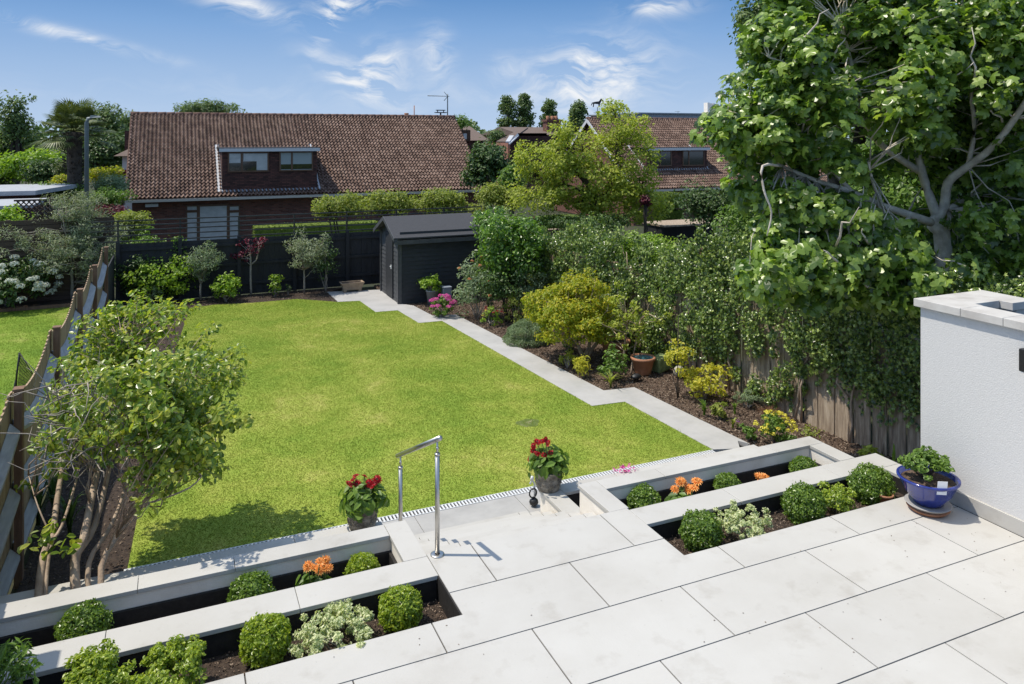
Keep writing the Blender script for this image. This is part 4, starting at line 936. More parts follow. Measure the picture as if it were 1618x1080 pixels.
# low walls and garage in the right-hand garden
a = at_v(862, 363, 24.5); c = at_v(935, 363, 24.5); m = MB(); m.box(a[0], c[0], 24.5, 24.75, -2, a[2]); single('low_garden_wall', m, M['wood_old'], (a[0] + .7, 24.6, -2), 'low grey garden wall under the yellow green tree', 'wall')
a = at_v(845, 343, 30); c = at_v(935, 343, 30); m = MB(); m.box(a[0], c[0], 30, 30.25, -2.3, a[2]); single('brick_garden_wall', m, M['brick_red'], (a[0] + .7, 30.1, -2.3), 'orange brick garden wall glimpsed below the yellow green tree', 'wall')
gr = thing('dark_open_shed', 'low dark open fronted shed beyond the ivy covered fence', 'shed', (*at_v(1080, 380, 22)[:2], -1.2))
a = at_v(1048, 357, 22.5); c = at_v(1130, 357, 22.5); m = MB(); m.box(a[0], c[0] + .8, 23.6, 23.7, -1.4, a[2] - .03); m.box(a[0], a[0] + .1, 22.6, 23.6, -1.4, a[2] - .03); m.box(c[0] - .15, c[0] - .09, 22.5, 22.56, -1.4, a[2] - .03); part('wall', m, M['fence_dark'], gr)
m = MB(); m.box(a[0] - .05, c[0] + .9, 22.4, 23.8, a[2] - .029, a[2] + .03); part('roof', m, M['wood_old'], gr)

# ------------------------------------------------------------------ flowers
def gerbera(mb, me, c, r, nrm):
    nrm = unit(np.asarray(nrm, float)); a = unit(np.cross(nrm, [.3, .1, 1])); b = np.cross(nrm, a); c = np.asarray(c)
    for ring, (k, rr, lift) in enumerate(((14, 1.0, .10), (11, .72, .22), (8, .45, .32))):
        for i in range(k):
            t = 2*math.pi*(i + .5*ring) / k + random.uniform(-.1, .1); d = math.cos(t)*a + math.sin(t)*b; s = np.cross(nrm, d); w = .17*r
            p0 = c + d*.12*r; p1 = c + d*rr*.6*r + nrm*lift*r; p2 = c + d*rr*r*random.uniform(.9, 1.08) + nrm*(lift - .12)*r
            mb.add([p0, p1 + s*w, p2, p1 - s*w], [(0,1,2,3)])
    me.ball(c + nrm*.15*r, (.14*r,)*3, 8, 5)
def floret_ball(mb, c, r, n, s):
    d = sphere_pts(n, .2); leaves(mb, np.asarray(c) + d * np.asarray(r) * RNG.uniform(.85, 1.0, (n, 1)), d, s, 'oval', 0, .3)
def heads(root, pts, r, key, name='flower', n=70, s=.03, flat=.75):
    for q in pts:
        m = MB(); rr = r * random.uniform(.8, 1.2); floret_ball(m, q, (rr, rr, rr*flat), n, s); part(name, m, G[key] if key in G else M[key], root)
def on_top(c, r, n, lo=-.1, front=True):
    out = []
    while len(out) < n:
        d = unit(RNG.normal(0, 1, 3))
        if d[2] < lo: continue
        if front and d[1] > .5: continue
        out.append(np.asarray(c) + d * np.asarray(r))
    return out
def stems_to(root, base, pts, r=.004, key='stem'):
    m = MB()
    for q in pts: m.tube(bent(np.asarray(base) + RNG.normal(0, .02, 3) * [1,1,0], q, 3, .08), r, 4)
    part('stem', m, M[key], root)
def Yz(py, z=LW): return (CH - z) * FPX / (py - HOR)
def strap_plant(name, label, base, n, h, w, key, cat='plant', group=None, spread=.5):
    root = thing(name, label, cat, base, group); m = MB()
    for i in range(n):
        a = random.uniform(0, 2*math.pi); d = np.array([math.cos(a), math.sin(a), 0]); s = np.array([-d[1], d[0], 0]); hh = h * random.uniform(.6, 1.1); sp = spread * h * random.uniform(.3, 1.2)
        P_ = [np.asarray(base) + d*sp*t*t*1.0 + np.array([0,0,1])*hh*(t*1.25 - .45*t**3) for t in np.linspace(0, 1, 6)]
        V = []; 
        for j, p_ in enumerate(P_): ww = w * (1 - (j/5)**2 * .95); V += [p_ - s*ww + [0,0,.004], p_ + s*ww + [0,0,.004]]
        m.add(V, [(2*j, 2*j+1, 2*j+3, 2*j+2) for j in range(5)])
    part('leaves', m, G[key] if key in G else M[key], root); return root
def rosette(name, label, base, r, h, key, n=120, ls=.06, cat='plant', kind='oval', group=None, nonem=False):
    """low clump: leaves in a mound straight on the soil"""
    root = thing(name, label, cat, base, group); m = MB(); d = sphere_pts(n, .0); d[:, 2] = abs(d[:, 2])
    k = RNG.uniform(.35, 1, (n, 1)); P_ = np.asarray(base) + d * k * np.array([r, r, h]); N_ = d + [0, 0, .5]; leaves(m, P_, N_, ls, kind, .2, .35); part('foliage', m, G[key], root)
    m = MB()
    for i in range(5): m.tube(bent(base, np.asarray(base) + d[i]*[r*.7, r*.7, h*.8], 3, .1), [.005, .004, .003, .002], 4)
    part('stem', m, M['stem'], root); return root

# ------------------------------------------------------------------ clipped box balls in the planters
def boxball(label, px, py, rpx, z, key='box', sq=.9, seed=0, ls=.026, topz=None):
    # ball whose centre is seen at (px,py); z = soil level
    s = rpx; Y = 6.0
    for _ in range(12):
        c = at_Y(px, py, Y); r = rpx * Y / FPX; Y += .9 * ((c[2] - r*sq*.88 - z)) * 1.2
    r = rpx * Y / FPX; c = at_Y(px, py, Y)
    root = thing('box_ball', label, 'box ball', (c[0], c[1], z), 'clipped box balls in the white planters')
    n = int(4200 * (r / .15) ** 2); d = sphere_pts(n); lump = 1 + .07*np.sin(d[:, 0:1]*5 + px) * np.sin(d[:, 1:2]*4 + py) + .05*np.sin(d[:, 1:2]*11 + py) * np.sin(d[:, 0:1]*12 + px) + .05*np.sin(d[:, 2:3]*9 + px)
    k = (RNG.uniform(.74, 1.03, (n, 1)) + (RNG.uniform(0, 1, (n, 1)) > .97) * .09) * lump
    P_ = c + d * k * np.array([r, r, r*sq]); m = MB(); leaves(m, P_, d + [0, 0, .25], ls, 'simple', -.1, .75)
    part('foliage', m, G[key], root)
    m = MB()
    for i in range(7): q = c + d[i]*r*.8; m.tube(bent((c[0], c[1], z - .02), q, 3, .1), [.010, .008, .006, .004], 5)
    part('stem', m, M['bark_grey'], root); return c, r
S1, S2, S1R = -.27, -.19, -.25
boxball('dark shaded box ball, leftmost in the rear soil strip of the left planter', 132, 992, 38, S1)
boxball('box ball in shade left of the orange flowers, rear strip of the left planter', 398, 940, 34, S1)
boxball('small sunlit box ball right of the orange flowers in the left planter', 573, 900, 26, S1, 'box_lime')
boxball('lime box ball left of the cream variegated shrub in the front strip', 419, 1012, 38, S2, 'box_lime', 1.0)
boxball('lime box ball right of the cream variegated shrub, near the corner of the front strip', 633, 962, 34, S2, 'box_lime', .95)
boxball('box ball by the white corner, left of the orange gerberas in the right planter', 1018, 792, 25, S1R, 'box')
boxball('small box ball between the orange gerberas and the marigold', 1150, 768, 21, S1R, 'box')
boxball('small box ball at the right end of the rear soil strip, right of the marigold', 1270, 742, 21, S1R, 'box')
boxball('dark box ball at the left corner of the front strip in the right planter', 1108, 840, 32, S2, 'box', .95)
boxball('dark box ball right of the pale euonymus in the front strip of the right planter', 1270, 798, 32, S2, 'box', .95)
boxball('round box ball nearest the blue bowl', 1377, 767, 33, S2, 'box', .9)
# leafier shrubs in the front strips
def strip_shrub(name, label, box, key, ls, z=S2, leaf='oval', n=30, per=34, cat='shrub', v=5.2, cr=None, **k):
    px, py = (box[0] + box[2])/2, (box[1] + box[3])/2; Y = at_v(px, py, v); Y = Y[0]*math.sin(TH) + Y[1]*math.cos(TH)
    return shrub(name, label, box, Y, leaf, key, ls, cat, None, n, per, cr, zb=z, sr=.006, **k)
strip_shrub('hebe', 'bright hebe bush beside the bottom left corner, left of its twin with the blue rim', (75, 1038, 205, 1110), 'bright', .030, v=5.1, n=46, per=40, kind=None) if False else None
strip_shrub('hebe', 'bright hebe bush at the bottom edge, nearest the left corner', (80, 1036, 200, 1115), 'box_lime', .026, v=5.1, n=80, per=60, cr=.045, up=.7)
strip_shrub('hebe', 'bright hebe bush at the bottom edge, left of the lime box ball', (212, 1022, 330, 1095), 'box_lime', .026, v=5.12, n=75, per=58, cr=.045, up=.7)
strip_shrub('lily_clump', 'drooping leafy clump in the bottom left corner of the photo', (-30, 1000, 62, 1110), 'green', .085, v=5.15, leaf='narrow', n=20, per=22, cr=.07, cat='plant')
strip_shrub('euonymus', 'cream variegated spreading shrub between two lime box balls', (452, 962, 608, 1042), 'varieg', .021, n=110, per=60, cr=.036, v=5.2)
strip_shrub('euonymus', 'cream variegated shrub between two dark box balls in the right planter', (1132, 798, 1218, 850), 'varieg', .021, n=70, per=52, cr=.034, v=5.2)
strip_shrub('box_bush', 'loose unclipped box bush between two dark box balls', (1292, 764, 1358, 812), 'box_lime', .026, n=50, per=44, cr=.045, v=5.22, up=.7)
# upright variegated sprigs
for (px, py) in ((553, 955), (478, 990)):
    pass
def gerb_plant(label, px, py, n, key, hr, box, z, v, spread, eye='flower_eye', r=.045, leafkey='green', nl=70, name='gerbera'):
    b = at_v(px, py, v); base = np.array([b[0], v, z]); root = thing(name, label, 'flowers', base)
    Y = base[0]*math.sin(TH) + base[1]*math.cos(TH); pts = []
    for i in range(n):
        qx = random.uniform(box[0], box[2]); qy = random.uniform(box[1], box[3]); q = at_Y(qx, qy, Y + random.uniform(-.08, .08)); pts.append(q)
    stems_to(root, base, pts, .004)
    for q in pts:
        m, e = MB(), MB(); gerbera(m, e, q, r*random.uniform(.85, 1.15), (random.uniform(-.5, .3), random.uniform(-.8, -.1), random.uniform(.4, 1)))
        f = part('flower', m, M[key], root); part('eye', e, M[eye], f)
    m = MB(); d = sphere_pts(nl, .0); d[:, 2] = abs(d[:, 2]); P_ = base + d * RNG.uniform(.4, 1, (nl, 1)) * np.array([spread*1.15, spread*.9, spread*1.0]) + [0, 0, .07]
    leaves(m, P_, d + [0, 0, .4], hr, 'oval', .5, .35); part('leaves', m, G[leafkey], root); return root
gerb_plant('orange gerberas in a tight bunch in the left planter', 498, 912, 10, 'petal_orange', .10, (471, 885, 524, 900), S1, 5.97, .17, r=.044)
gerb_plant('tall orange gerberas beside the box ball in the right planter', 1078, 782, 6, 'petal_orange', .09, (1060, 755, 1102, 776), S1R, 5.97, .15, r=.055)
gerb_plant('low orange marigold with two blooms in the right planter', 1205, 768, 3, 'petal_orange', .05, (1194, 748, 1214, 754), S1R, 5.97, .07, r=.05, nl=30, name='marigold')
# planter soil debris
chips([(-3, 5.0), (1.8, 5.0), (1.8, 5.5), (-3, 5.5)], 5000, S2, 'planter_bark_chips', .018)
chips([(3.7, 5.0), (6.4, 5.0), (6.4, 5.5), (3.7, 5.5)], 3500, -.168, 'right_planter_bark_chips', .018)
# bits of leaf and grit blown over the terrace
Q = np.concatenate([scatter([(2.0, 3.0), (6.3, 3.0), (6.3, 4.9), (2.0, 4.9)], 26), scatter([(5.2, 3.6), (6.3, 3.6), (6.3, 4.9), (5.2, 4.9)], 26), scatter([(-1, 4.3), (2, 4.3), (2, 4.95), (-1, 4.95)], 14)])
m = MB(); leaves(m, np.column_stack([Q, np.full(len(Q), .003)]), np.tile([0, 0, 1.], (len(Q), 1)), .013, 'simple', 0, .15); struct('leaf_litter', m, M['chip'], kind='stuff', label='tiny dry leaf bits on the pale slabs', cat='litter')
# carved pots of red flowers on the low troughs
def red_pot(label, px, py, fl, lf):
    zt = ZT; b = at_z(px, py, zt); b[1] = min(max(b[1], 7.14), 7.2); 
    root = thing('flower_pot', label, 'flower pot', b); m = MB()
    prof = [(.001, 0), (.115, 0), (.125, .02), (.135, .10), (.14, .17), (.155, .18), (.155, .205), (.13, .205), (.12, .17), (.001, .165)]
    m.lathe(prof, b, 32)
    pot = part('pot', m, M['stone_pot'], root)
    m = MB()
    for i in range(12):                                  # carved swags and rosettes round the pot
        t = 2*math.pi*i/12; c = b + np.array([.134*math.cos(t), .134*math.sin(t), .085]); ax = np.array([-math.sin(t), math.cos(t), 0]); 
        for rr in (.026, .012): m.tube([c + rr*(math.cos(s)*ax + math.sin(s)*np.array([0,0,1])) for s in np.linspace(0, 2*math.pi, 9)], .005, 4, cap=False)
        c2 = b + np.array([.137*math.cos(t+.26), .137*math.sin(t+.26), .13]); m.tube([c2 - ax*.03, c2 - [0,0,.012], c2 + ax*.03], .005, 4)
    part('carving', m, M['stone_pot'], pot)
    Y = b[0]*math.sin(TH) + b[1]*math.cos(TH); base = b + [0, 0, .17]; pts = []
    for (x, y) in fl: pts.append(at_Y(x, y, Y + random.uniform(-.08, .06)))
    stems_to(root, base, pts, .005)
    for q in pts:
        f_, e = MB(), MB(); gerbera(f_, e, q, random.uniform(.036, .052), (random.uniform(-.6, .6), random.uniform(-1, .1), random.uniform(.2, 1))); f = part('flower', f_, M['petal_red'], root); part('eye', e, M['joint'], f)
    m = MB(); n = 300; d = sphere_pts(n, .6); c = b + [0, 0, .25]
    leaves(m, c + d * RNG.uniform(.35, 1, (n, 1)) * np.array([.25, .22, .17]), d + [0, 0, .35], .10, 'oval', .7, .3); part('leaves', m, G['green'], root)
red_pot('carved stone pot of red gerberas on the left trough, nearest the handrail', 571, 829, [(558,757),(564,765),(571,772),(576,752),(583,763),(589,768),(596,757),(552,764),(560,775),(592,762),(562,751)], None)
red_pot('carved stone pot of red gerberas on the right trough, under the tall blooms', 861, 766, [(843,704),(849,698),(856,697),(862,694),(866,700),(842,712),(848,716),(853,718),(860,719),(866,717),(838,725),(871,716)], None)
# fallen petals on coping
q = at_z(987, 743, ZT); m = MB(); d = RNG.normal(0, 1, (70, 3)); leaves(m, q + d*[.07, .045, .006] + [0, 0, .022], np.tile([0, 0, 1.], (70, 1)), .032, 'oval', 0, .6)
single('fallen_petals', m, M['petal_pink'], q, 'small pile of pink petals on the low white coping', 'petals')
# small dark ornament at the foot of the right trough
q = at_z(846, 799, LW + .005); on = thing('garden_tap', 'small dark metal tap with hose coil at the corner of the right trough', 'garden tap', q); m = MB()
m.tube([q + [0, .02, 0], q + [0, .02, .24], q + [-.03, .02, .29], q + [-.06, .02, .25]], .012, 8); m.tube([q + [-.035, .02, .29], q + [-.035, .02, .33]], .02, 8); part('pipe', m, M['galv'], on)
m = MB(); m.ball(q + [-.02, 0, .05], (.055, .05, .045), 10, 6); m.tube([q + [-.03 + .045*math.cos(t), .0, .15 + .05*math.sin(t)] for t in np.linspace(0, 6.3, 12)], .009, 6, cap=False); part('hose', m, M['black_plastic'], on)

# ------------------------------------------------------------------ handrail
hr = thing('handrail', 'brushed steel handrail on two posts beside the steps', 'handrail', (1.887, 6.3, 0))
pa, pb = np.array([1.89, 5.755, 0]), np.array([1.89, 6.83, -.504]); ta, tb = .845, .315
for p_, tz in ((pa, ta), (pb, tb)):
    m = MB(); m.tube([p_, (p_[0], p_[1], tz - .06)], .0185, 20); m.tube([(p_[0], p_[1], tz - .06), (p_[0], p_[1], tz - .045)], .0215, 20); po = part('post', m, M['steel'], hr)
    m = MB(); m.tube([(p_[0], p_[1], tz - .045), (p_[0], p_[1], tz - .02), (p_[0], p_[1] + .0, tz + .045)], [.012, .008, .008], 10); m.ball((p_[0], p_[1], tz - .005), .013, 10, 6); part('bracket', m, M['steel'], po)
    m = MB(); m.lathe([(.055, .001), (.055, .008), (.045, .012), (.022, .012)], p_, 24); part('base_plate', m, M['steel'], po)
dz_ = (tb - ta) / (pb[1] - pa[1]); e0 = (1.89, pa[1] - .07, ta + .065 - .07*dz_); e1 = (1.89, pb[1] + .11, tb + .065 + .11*dz_)
m = MB(); m.tube([e0, e1], .020, 20); part('rail', m, M['steel'], hr)

# ------------------------------------------------------------------ blue bowl
bb = at_z(1463, 805, 0); bb = np.array([6.075, 4.70, 0.0])
bo = thing('plant_bowl', 'blue glazed bowl with a small bush standing on stacked saucers by the white wall', 'plant bowl', bb)
m = MB(); m.lathe([(.001, .0), (.14, .0), (.17, .03), (.175, .035), (.12, .035), (.001, .03)], bb, 36); part('saucer', m, M['terracotta'], bo)
m = MB(); m.lathe([(.001, .038), (.15, .038), (.185, .065), (.19, .07), (.175, .07), (.001, .05)], bb, 36); part('saucer', m, M['saucer'], bo)
m = MB(); m.lathe([(.001, .075), (.12, .075), (.13, .10), (.19, .17), (.235, .27), (.252, .285), (.252, .30), (.228, .30), (.215, .26), (.001, .25)], bb, 44); part('bowl', m, M['blue_glaze'], bo)
m = MB(); m.lathe([(.220, .262), (.12, .275), (.001, .28)], bb, 30); part('soil', m, M['mulch'], bo)
Yb = bb[0]*math.sin(TH) + bb[1]*math.cos(TH)
c = bb + [0, 0, .42]; cc = clump_centers(c, (.20, .20, .08), 46, .2, 1.0, -.6); m = MB(); clump_leaves(m, cc, .05, 46, .034, 'oval', c, .1, up=.6); part('foliage', m, G['green'], bo)
m = MB()
for q in cc[:14]: m.tube(bent(bb + [0, 0, .27], q, 3, .15), [.010, .008, .005, .003], 5)
part('stem', m, M['bark_dark'], bo)
m = MB(); w = bb + [-.10, -.21, .27]; m.obox(w + [0, 0, .03], (.035, -.02, 0), (.0006, .001, 0), (.008, 0, .055)); part('plant_label', m, M['white_plastic'], bo)
q = np.array([6.05, 5.12, -.17]); tp = single('broken_pot', MB().lathe([(.001, 0), (.045, 0), (.065, .12), (.072, .12), (.072, .14), (.06, .14), (.04, .02)], q, 16), M['terracotta'], q, 'small terracotta pot in the soil behind the blue bowl', 'pot')
# blue rim peeping at the lower left
q = np.array(at_v(188, 1097, 4.93)); q[2] = 0
m = MB()

# ------------------------------------------------------------------ border plants (right)
def BP(name, label, box, pyb, leaf, key, ls, **k):
    if not k.pop('high', False): box = (box[0], box[1], box[2], max(box[3], pyb - 2)); k.setdefault('flat', -1.0)
    return shrub(name, label, box, Yz(pyb), leaf, key, ls, zb=LW, **k)
def gpt(px, py): return at_z(px, py, LW)
# shrub in pot before shed
Yp = Yz(481); b = gpt(683, 481); r_ = shrub('hydrangea', 'lime leaved bush in a pale pot in front of the shed', (660, 432, 702, 468), Yp, 'oval', 'bright', .085, zb=LW + .3, clumps=22, n_per=22, cr=.12)
m = MB(); m.lathe([(.001, 0), (.11, 0), (.15, .34), (.165, .34), (.165, .37), (.14, .37), (.13, .32), (.001, .32)], (b[0], b[1], LW), 20); part('pot', m, M['grey_pot'], r_[0])
b = gpt(705, 480); m = MB(); m.box(b[0] - .11, b[0] + .11, b[1] - .1, b[1] + .1, LW, LW + .42); m.box(b[0] - .12, b[0] + .12, b[1] - .11, b[1] + .11, LW + .421, LW + .44)
single('grey_box', m, M['grey_pot'], b, 'pale grey upright box against the shed, right of the lime leaved bush', 'box', bevel=.01)
def pinkheads(root, cc, c, r): heads(root, on_top(c, r*.92, 16, .0), .075, 'petal_pink', 'flower_head', 80, .032, .7)
BP('pink_hydrangea', 'pink mophead hydrangea at the path edge by the shed', (677, 466, 722, 500), 500, 'oval', 'green', .08, cat='hydrangea', clumps=22, n_per=18, flowers=pinkheads)
def rosefl(root, cc, c, r): heads(root, on_top(c, r*.9, 9, -.3), .042, 'petal_peach', 'flower', 24, .035, .9)
BP('rose_bush', 'tall rose bush with peach blooms behind the pink hydrangea', (712, 400, 795, 502), 503, 'oval', 'sage', .052, cat='rose', clumps=90, n_per=30, cr=.16, flowers=rosefl, lo=.2, nstem=12)
BP('lantana', 'small plant with red and yellow flowers at the bark edge', (752, 484, 800, 512), 513, 'oval', 'bright', .055, clumps=16, n_per=16, flowers=lambda ro, cc, c, r: (heads(ro, on_top(c, r*.95, 7, .0), .035, 'petal_red', 'flower', 20, .025), heads(ro, on_top(c, r*.95, 5, .0), .03, 'petal_yellow', 'flower', 20, .022)), cat='flowers')
BP('yellow_bush', 'low yellow green bush left of the grey conifer mound', (790, 462, 842, 512), 512, 'oval', 'wist', .055, clumps=24, n_per=22)
# small standard tree with dark crown
b = gpt(775, 500); t_ = at_Y(776, 440, Yz(500)); cc = clump_centers(at_Y(775, 432, Yz(500)), (.62, .5, .35), 34, .2, 1)
tree('small_standard_tree', 'small dark leaved standard tree with a thin grey stem between the rose and the climber', b, [bent(b, t_, 3, .04)], [(.02, .014)], cc, .15, 30, 'oval', 'green', .055, 'bark_grey', cen=at_Y(775, 432, Yz(500)))
BP('evergreen_climber', 'grey green small leaved climber on canes behind the conifer mound', (800, 395, 862, 500), 508, 'oval', 'sage', .042, cat='climber', clumps=60, n_per=30, cr=.14, lo=.1)
# conifer mound
b = gpt(842, 545); Yc = Yz(535); c = at_Y(842, 526, Yc); root = thing('conifer_mound', 'dense grey green conifer mound beside the path', 'conifer', b); n = 20000; d = sphere_pts(n, .15)
lump = 1 + .08*np.sin(d[:, 0:1]*9)*np.sin(d[:, 1:2]*8 + 1) + .06*np.sin(d[:, 2:3]*13)
m = MB(); P_ = np.array([b[0], b[1] + .25, LW]) + d*[1, 1, 1]*lump*np.array([.47, .42, .46])*RNG.uniform(.9, 1.02, (n, 1)); P_ = P_[P_[:, 2] > LW]; leaves(m, P_, (P_ - np.array([b[0], b[1] + .25, LW])), .026, 'simple', -.3, .6); part('foliage', m, G['sage'], root)
m = MB(); m.tube([(b[0], b[1] + .25, LW - .02), (b[0], b[1] + .25, LW + .3)], [.04, .02], 6); part('stem', m, M['bark_dark'], root)
BP('conifer_shrub', 'darker feathery conifer between the grey mound and the golden acer', (868, 512, 925, 552), 552, 'narrow', 'dark', .06, cat='conifer', clumps=26, n_per=50)
# golden dome acer
b = gpt(925, 570); Ya = Yz(568); c = at_Y(901, 492, Ya); cc = clump_centers(c, (.86, .74, .62), 260, .3, 1, -.7)
lims = [bent(b, at_Y(930 + dx, 520, Ya + random.uniform(-.2, .2)), 4, .1) for dx in (-30, 5, 25)]
tree('golden_acer', 'dome shaped yellow green acer with twisted stems in the middle of the border', b, lims, [(.045, .02)]*3, cc, .17, 74, 'simple', 'gold', .060, 'bark_tan', cen=c, cat='acer', up=.6)
# yellow leaved tall rose/shrub and pots
b = gpt(992, 585); Yr = Yz(583); lims = [smooth([gpt(984, 586), at_Y(988, 540, Yr), at_Y(992, 500, Yr)]), smooth([gpt(997, 590), at_Y(1003, 548, Yr), at_Y(1012, 505, Yr)])]
cc = np.array([at_Y(random.gauss(990, 24), random.gauss(505, 20), Yr + random.uniform(-.3, .3)) for _ in range(44)])
tree('tall_yellow_shrub', 'tall loose pale yellow leaved shrub with bare lower canes beside the terracotta pot', b, lims, [(.02, .012)]*2, cc, .11, 24, 'oval', 'acer', .06, 'bark_tan', cen=None, cat='shrub')
def pot(label, px, py, r, h, key='terracotta', soilk='soil', name='terracotta_pot', grp=None):
    b = gpt(px, py); ro = thing(name, label, 'pot', b, grp); m = MB(); m.lathe([(.001, 0), (.62*r, 0), (.66*r, .03), (.9*r, h*.82), (1.0*r, h*.84), (1.03*r, h*.92), (r, h), (.86*r, h), (.84*r, h*.85), (.001, h*.84)], b, 32); part('pot', m, M[key], ro)
    m = MB(); m.lathe([(.84*r, h*.86), (.001, h*.87)], b, 20); part('soil', m, M[soilk], ro); return ro, b
pr, b = pot('empty round terracotta pot with a blue lining beside the ivy', 1016, 590, .215, .30)
m = MB(); m.lathe([(.18, .28), (.12, .27), (.001, .275)], b, 20); M['blue_plastic'] = mat('blue_plastic', (.05,.14,.18), .2); part('lining', m, M['blue_plastic'], pr)
pot('large shaded terracotta pot behind the tall yellow leaved shrub', 972, 568, .28, .38)
q = gpt(1043, 586) + [0, 0, .14]; m = MB(); m.obox(q, (.13, .02, .02), (-.02, .11, .0), (-.01, 0, .13)); single('green_bucket', m, M['moss'] if 'moss' in M else nmat('mossy_green', [(.10,.14,.05),(.30,.36,.16)], 7, 5), q, 'tilted mossy green tub lying by the terracotta pot', 'tub', bevel=.03)
q = gpt(1073, 596) + [0, 0, .1]; single('stone_ball', MB().ball(q, .1, 18, 12), nmat('pale_stone_ball', [(.28,.26,.2),(.5,.47,.4)], 12, 5), q, 'pale stone ball on the bark beneath the ivy', 'stone ball')
q = gpt(1005, 601) + [0, 0, .07]; single('dark_stone', MB().ball(q, (.10, .07, .05), 12, 8, .10), mat('dark_rock', (.02,.02,.022), .5), q, 'dark rock on the bark near the path corner', 'rock')
BP('variegated_shrub', 'yellow edged whorled shrub, larger of the two at the path side below the acer', (900, 556, 944, 594), 596, 'narrow', 'yellow', .085, clumps=14, n_per=26, cr=.1)
BP('variegated_shrub', 'yellow edged whorled shrub, smaller and left of its larger neighbour below the acer', (884, 550, 910, 578), 580, 'narrow', 'acer', .085, clumps=8, n_per=22, cr=.1)
BP('green_perennial', 'leafy green perennial between the whorled shrub and the tall canes', (940, 548, 990, 598), 600, 'oval', 'green', .065, clumps=26, n_per=20)
strap_plant('strap_leaved_plant', 'pale arching strap leaved plant at the path corner', gpt(965, 612), 24, .30, .016, 'wist', spread=.8)
# yellow climber and yellow choisya
c_ = gpt(1072, 628); BP('golden_climber', 'golden leaved plant trained up a thin cane in the bark', (1050, 532, 1094, 592), 628, 'oval', 'yellow', .05, high=True, clumps=20, n_per=20, cr=.10, nstem=3, stem='bark_dark', sr=.008, cat='climber')
m = MB(); q = gpt(1070, 629); m.tube([q, at_Y(1072, 500, Yz(629))], .007, 5); single('plant_cane', m, M['bark_dark'], q, 'thin dark cane standing in the bark beside the golden climber', 'cane')
BP('golden_choisya', 'bright yellow leaved shrub against the old fence boards', (1072, 572, 1152, 624), 630, 'oval', 'yellow', .062, clumps=40, n_per=26, cr=.11, hi=1)
BP('silver_cushion_plant', 'grey blue cushion plant at the foot of the old fence', (1158, 612, 1202, 638), 642, 'narrow', 'sage', .05, clumps=24, n_per=40)
BP('striped_shrub', 'dark shrub with pale striped leaves behind the small strap plants', (1120, 630, 1156, 656), 660, 'oval', 'wist', .06, clumps=14, n_per=18)
strap_plant('strap_leaved_plant', 'upright green strap leaved tuft left of the striped shrub', gpt(1113, 656), 16, .26, .018, 'green', spread=.45)
strap_plant('strap_leaved_plant', 'small green strap leaved tuft right of the striped shrub', gpt(1161, 654), 9, .20, .018, 'green', spread=.4)
strap_plant('strap_leaved_plant', 'pale young strap leaved tuft beside the purple flower near the path', gpt(1158, 676), 11, .17, .015, 'wist', spread=.7)
heads(strap_plant('purple_flower', 'tiny purple flower in the bark beside the yellow flowers', gpt(1166, 676), 6, .08, .012, 'green', cat='flowers'), [gpt(1166, 672) + [0, 0, .06]], .03, 'petal_purple', 'flower', 16, .025)
strap_plant('russet_grass', 'russet brown mound of fine grass behind the yellow flowers', gpt(1216, 668), 260, .24, .005, 'brown', cat='grass', spread=.9)
BP('low_green_plant', 'dark low green plant left of the yellow flowers', (1168, 668, 1198, 692), 694, 'oval', 'green', .045, clumps=16, n_per=24)
def yfl(ro, cc, c, r): heads(ro, on_top(c, r*.98, 48, -.1), .030, 'petal_yellow', 'flower', 14, .030, .8)
BP('yellow_flowers', 'mound covered in pale yellow flowers beside the low white trough', (1192, 652, 1256, 696), 698, 'oval', 'green', .045, clumps=36, n_per=26, flowers=yfl, cat='flowers')
q = at_z(1282, 683, LW); rosette('small_yellow_plant', 'thin yellowish low plant on the bark behind the planter corner', q, .20, .10, 'wist', 70, .05)
q = at_z(1376, 728, LW + .25); BP('yellow_green_plant', 'yellow green low plant behind the right planter strip', (1356, 700, 1396, 722), 745, 'oval', 'acer', .06, clumps=14, n_per=18)
strap_plant('iris', 'single upright iris leaves behind the planter near the white wall', at_z(1413, 770, LW), 4, .62, .022, 'green', spread=.08)
q = at_z(730, 497, LW); m = MB(); 
for (px, py) in ((1105, 604), (1130, 676), (1250, 640), (765, 518)): pass

# ------------------------------------------------------------------ back border
Yb_ = Yz(466)
def standard(name, label, pxc, box, pyb, leaf, key, ls, n=60, per=34, cr=.16, bark='bark_grey', cat='olive tree', r0=.028):
    Y = Yz(pyb); b = gpt(pxc, pyb); x0, y0, x1, y1 = box; c = at_Y((x0+x1)/2, (y0+y1)/2, Y); s = Y/FPX; r = np.array([(x1-x0)/2*s, (x1-x0)/2*s*.9, (y1-y0)/2*s]) - cr*.5
    cc = clump_centers(c, r, n, .3, 1); t = at_Y(pxc, y1 - .25*(y1-y0), Y)
    return tree(name, label, b, [bent(b, t, 4, .03)], [(r0, r0*.6)], cc, cr, per, leaf, key, ls, bark, cen=c, cat=cat)
standard('olive_tree', 'round headed standard olive tree before the charcoal fence', 481, (446, 360, 520, 432), 464, 'narrow', 'olive', .085, 70, 46, .17)
standard('grey_leaved_tree', 'small grey green standard tree above the bright shrubs by the fence', 317, (290, 382, 352, 442), 474, 'narrow', 'sage', .08, 60, 44, .16)
BP('climbing_rose', 'dark climbing rose against the fence right of the round olive tree', (496, 372, 534, 462), 462, 'oval', 'dark', .06, high=True, clumps=36, n_per=24, cr=.16, lo=.1, cat='climber')
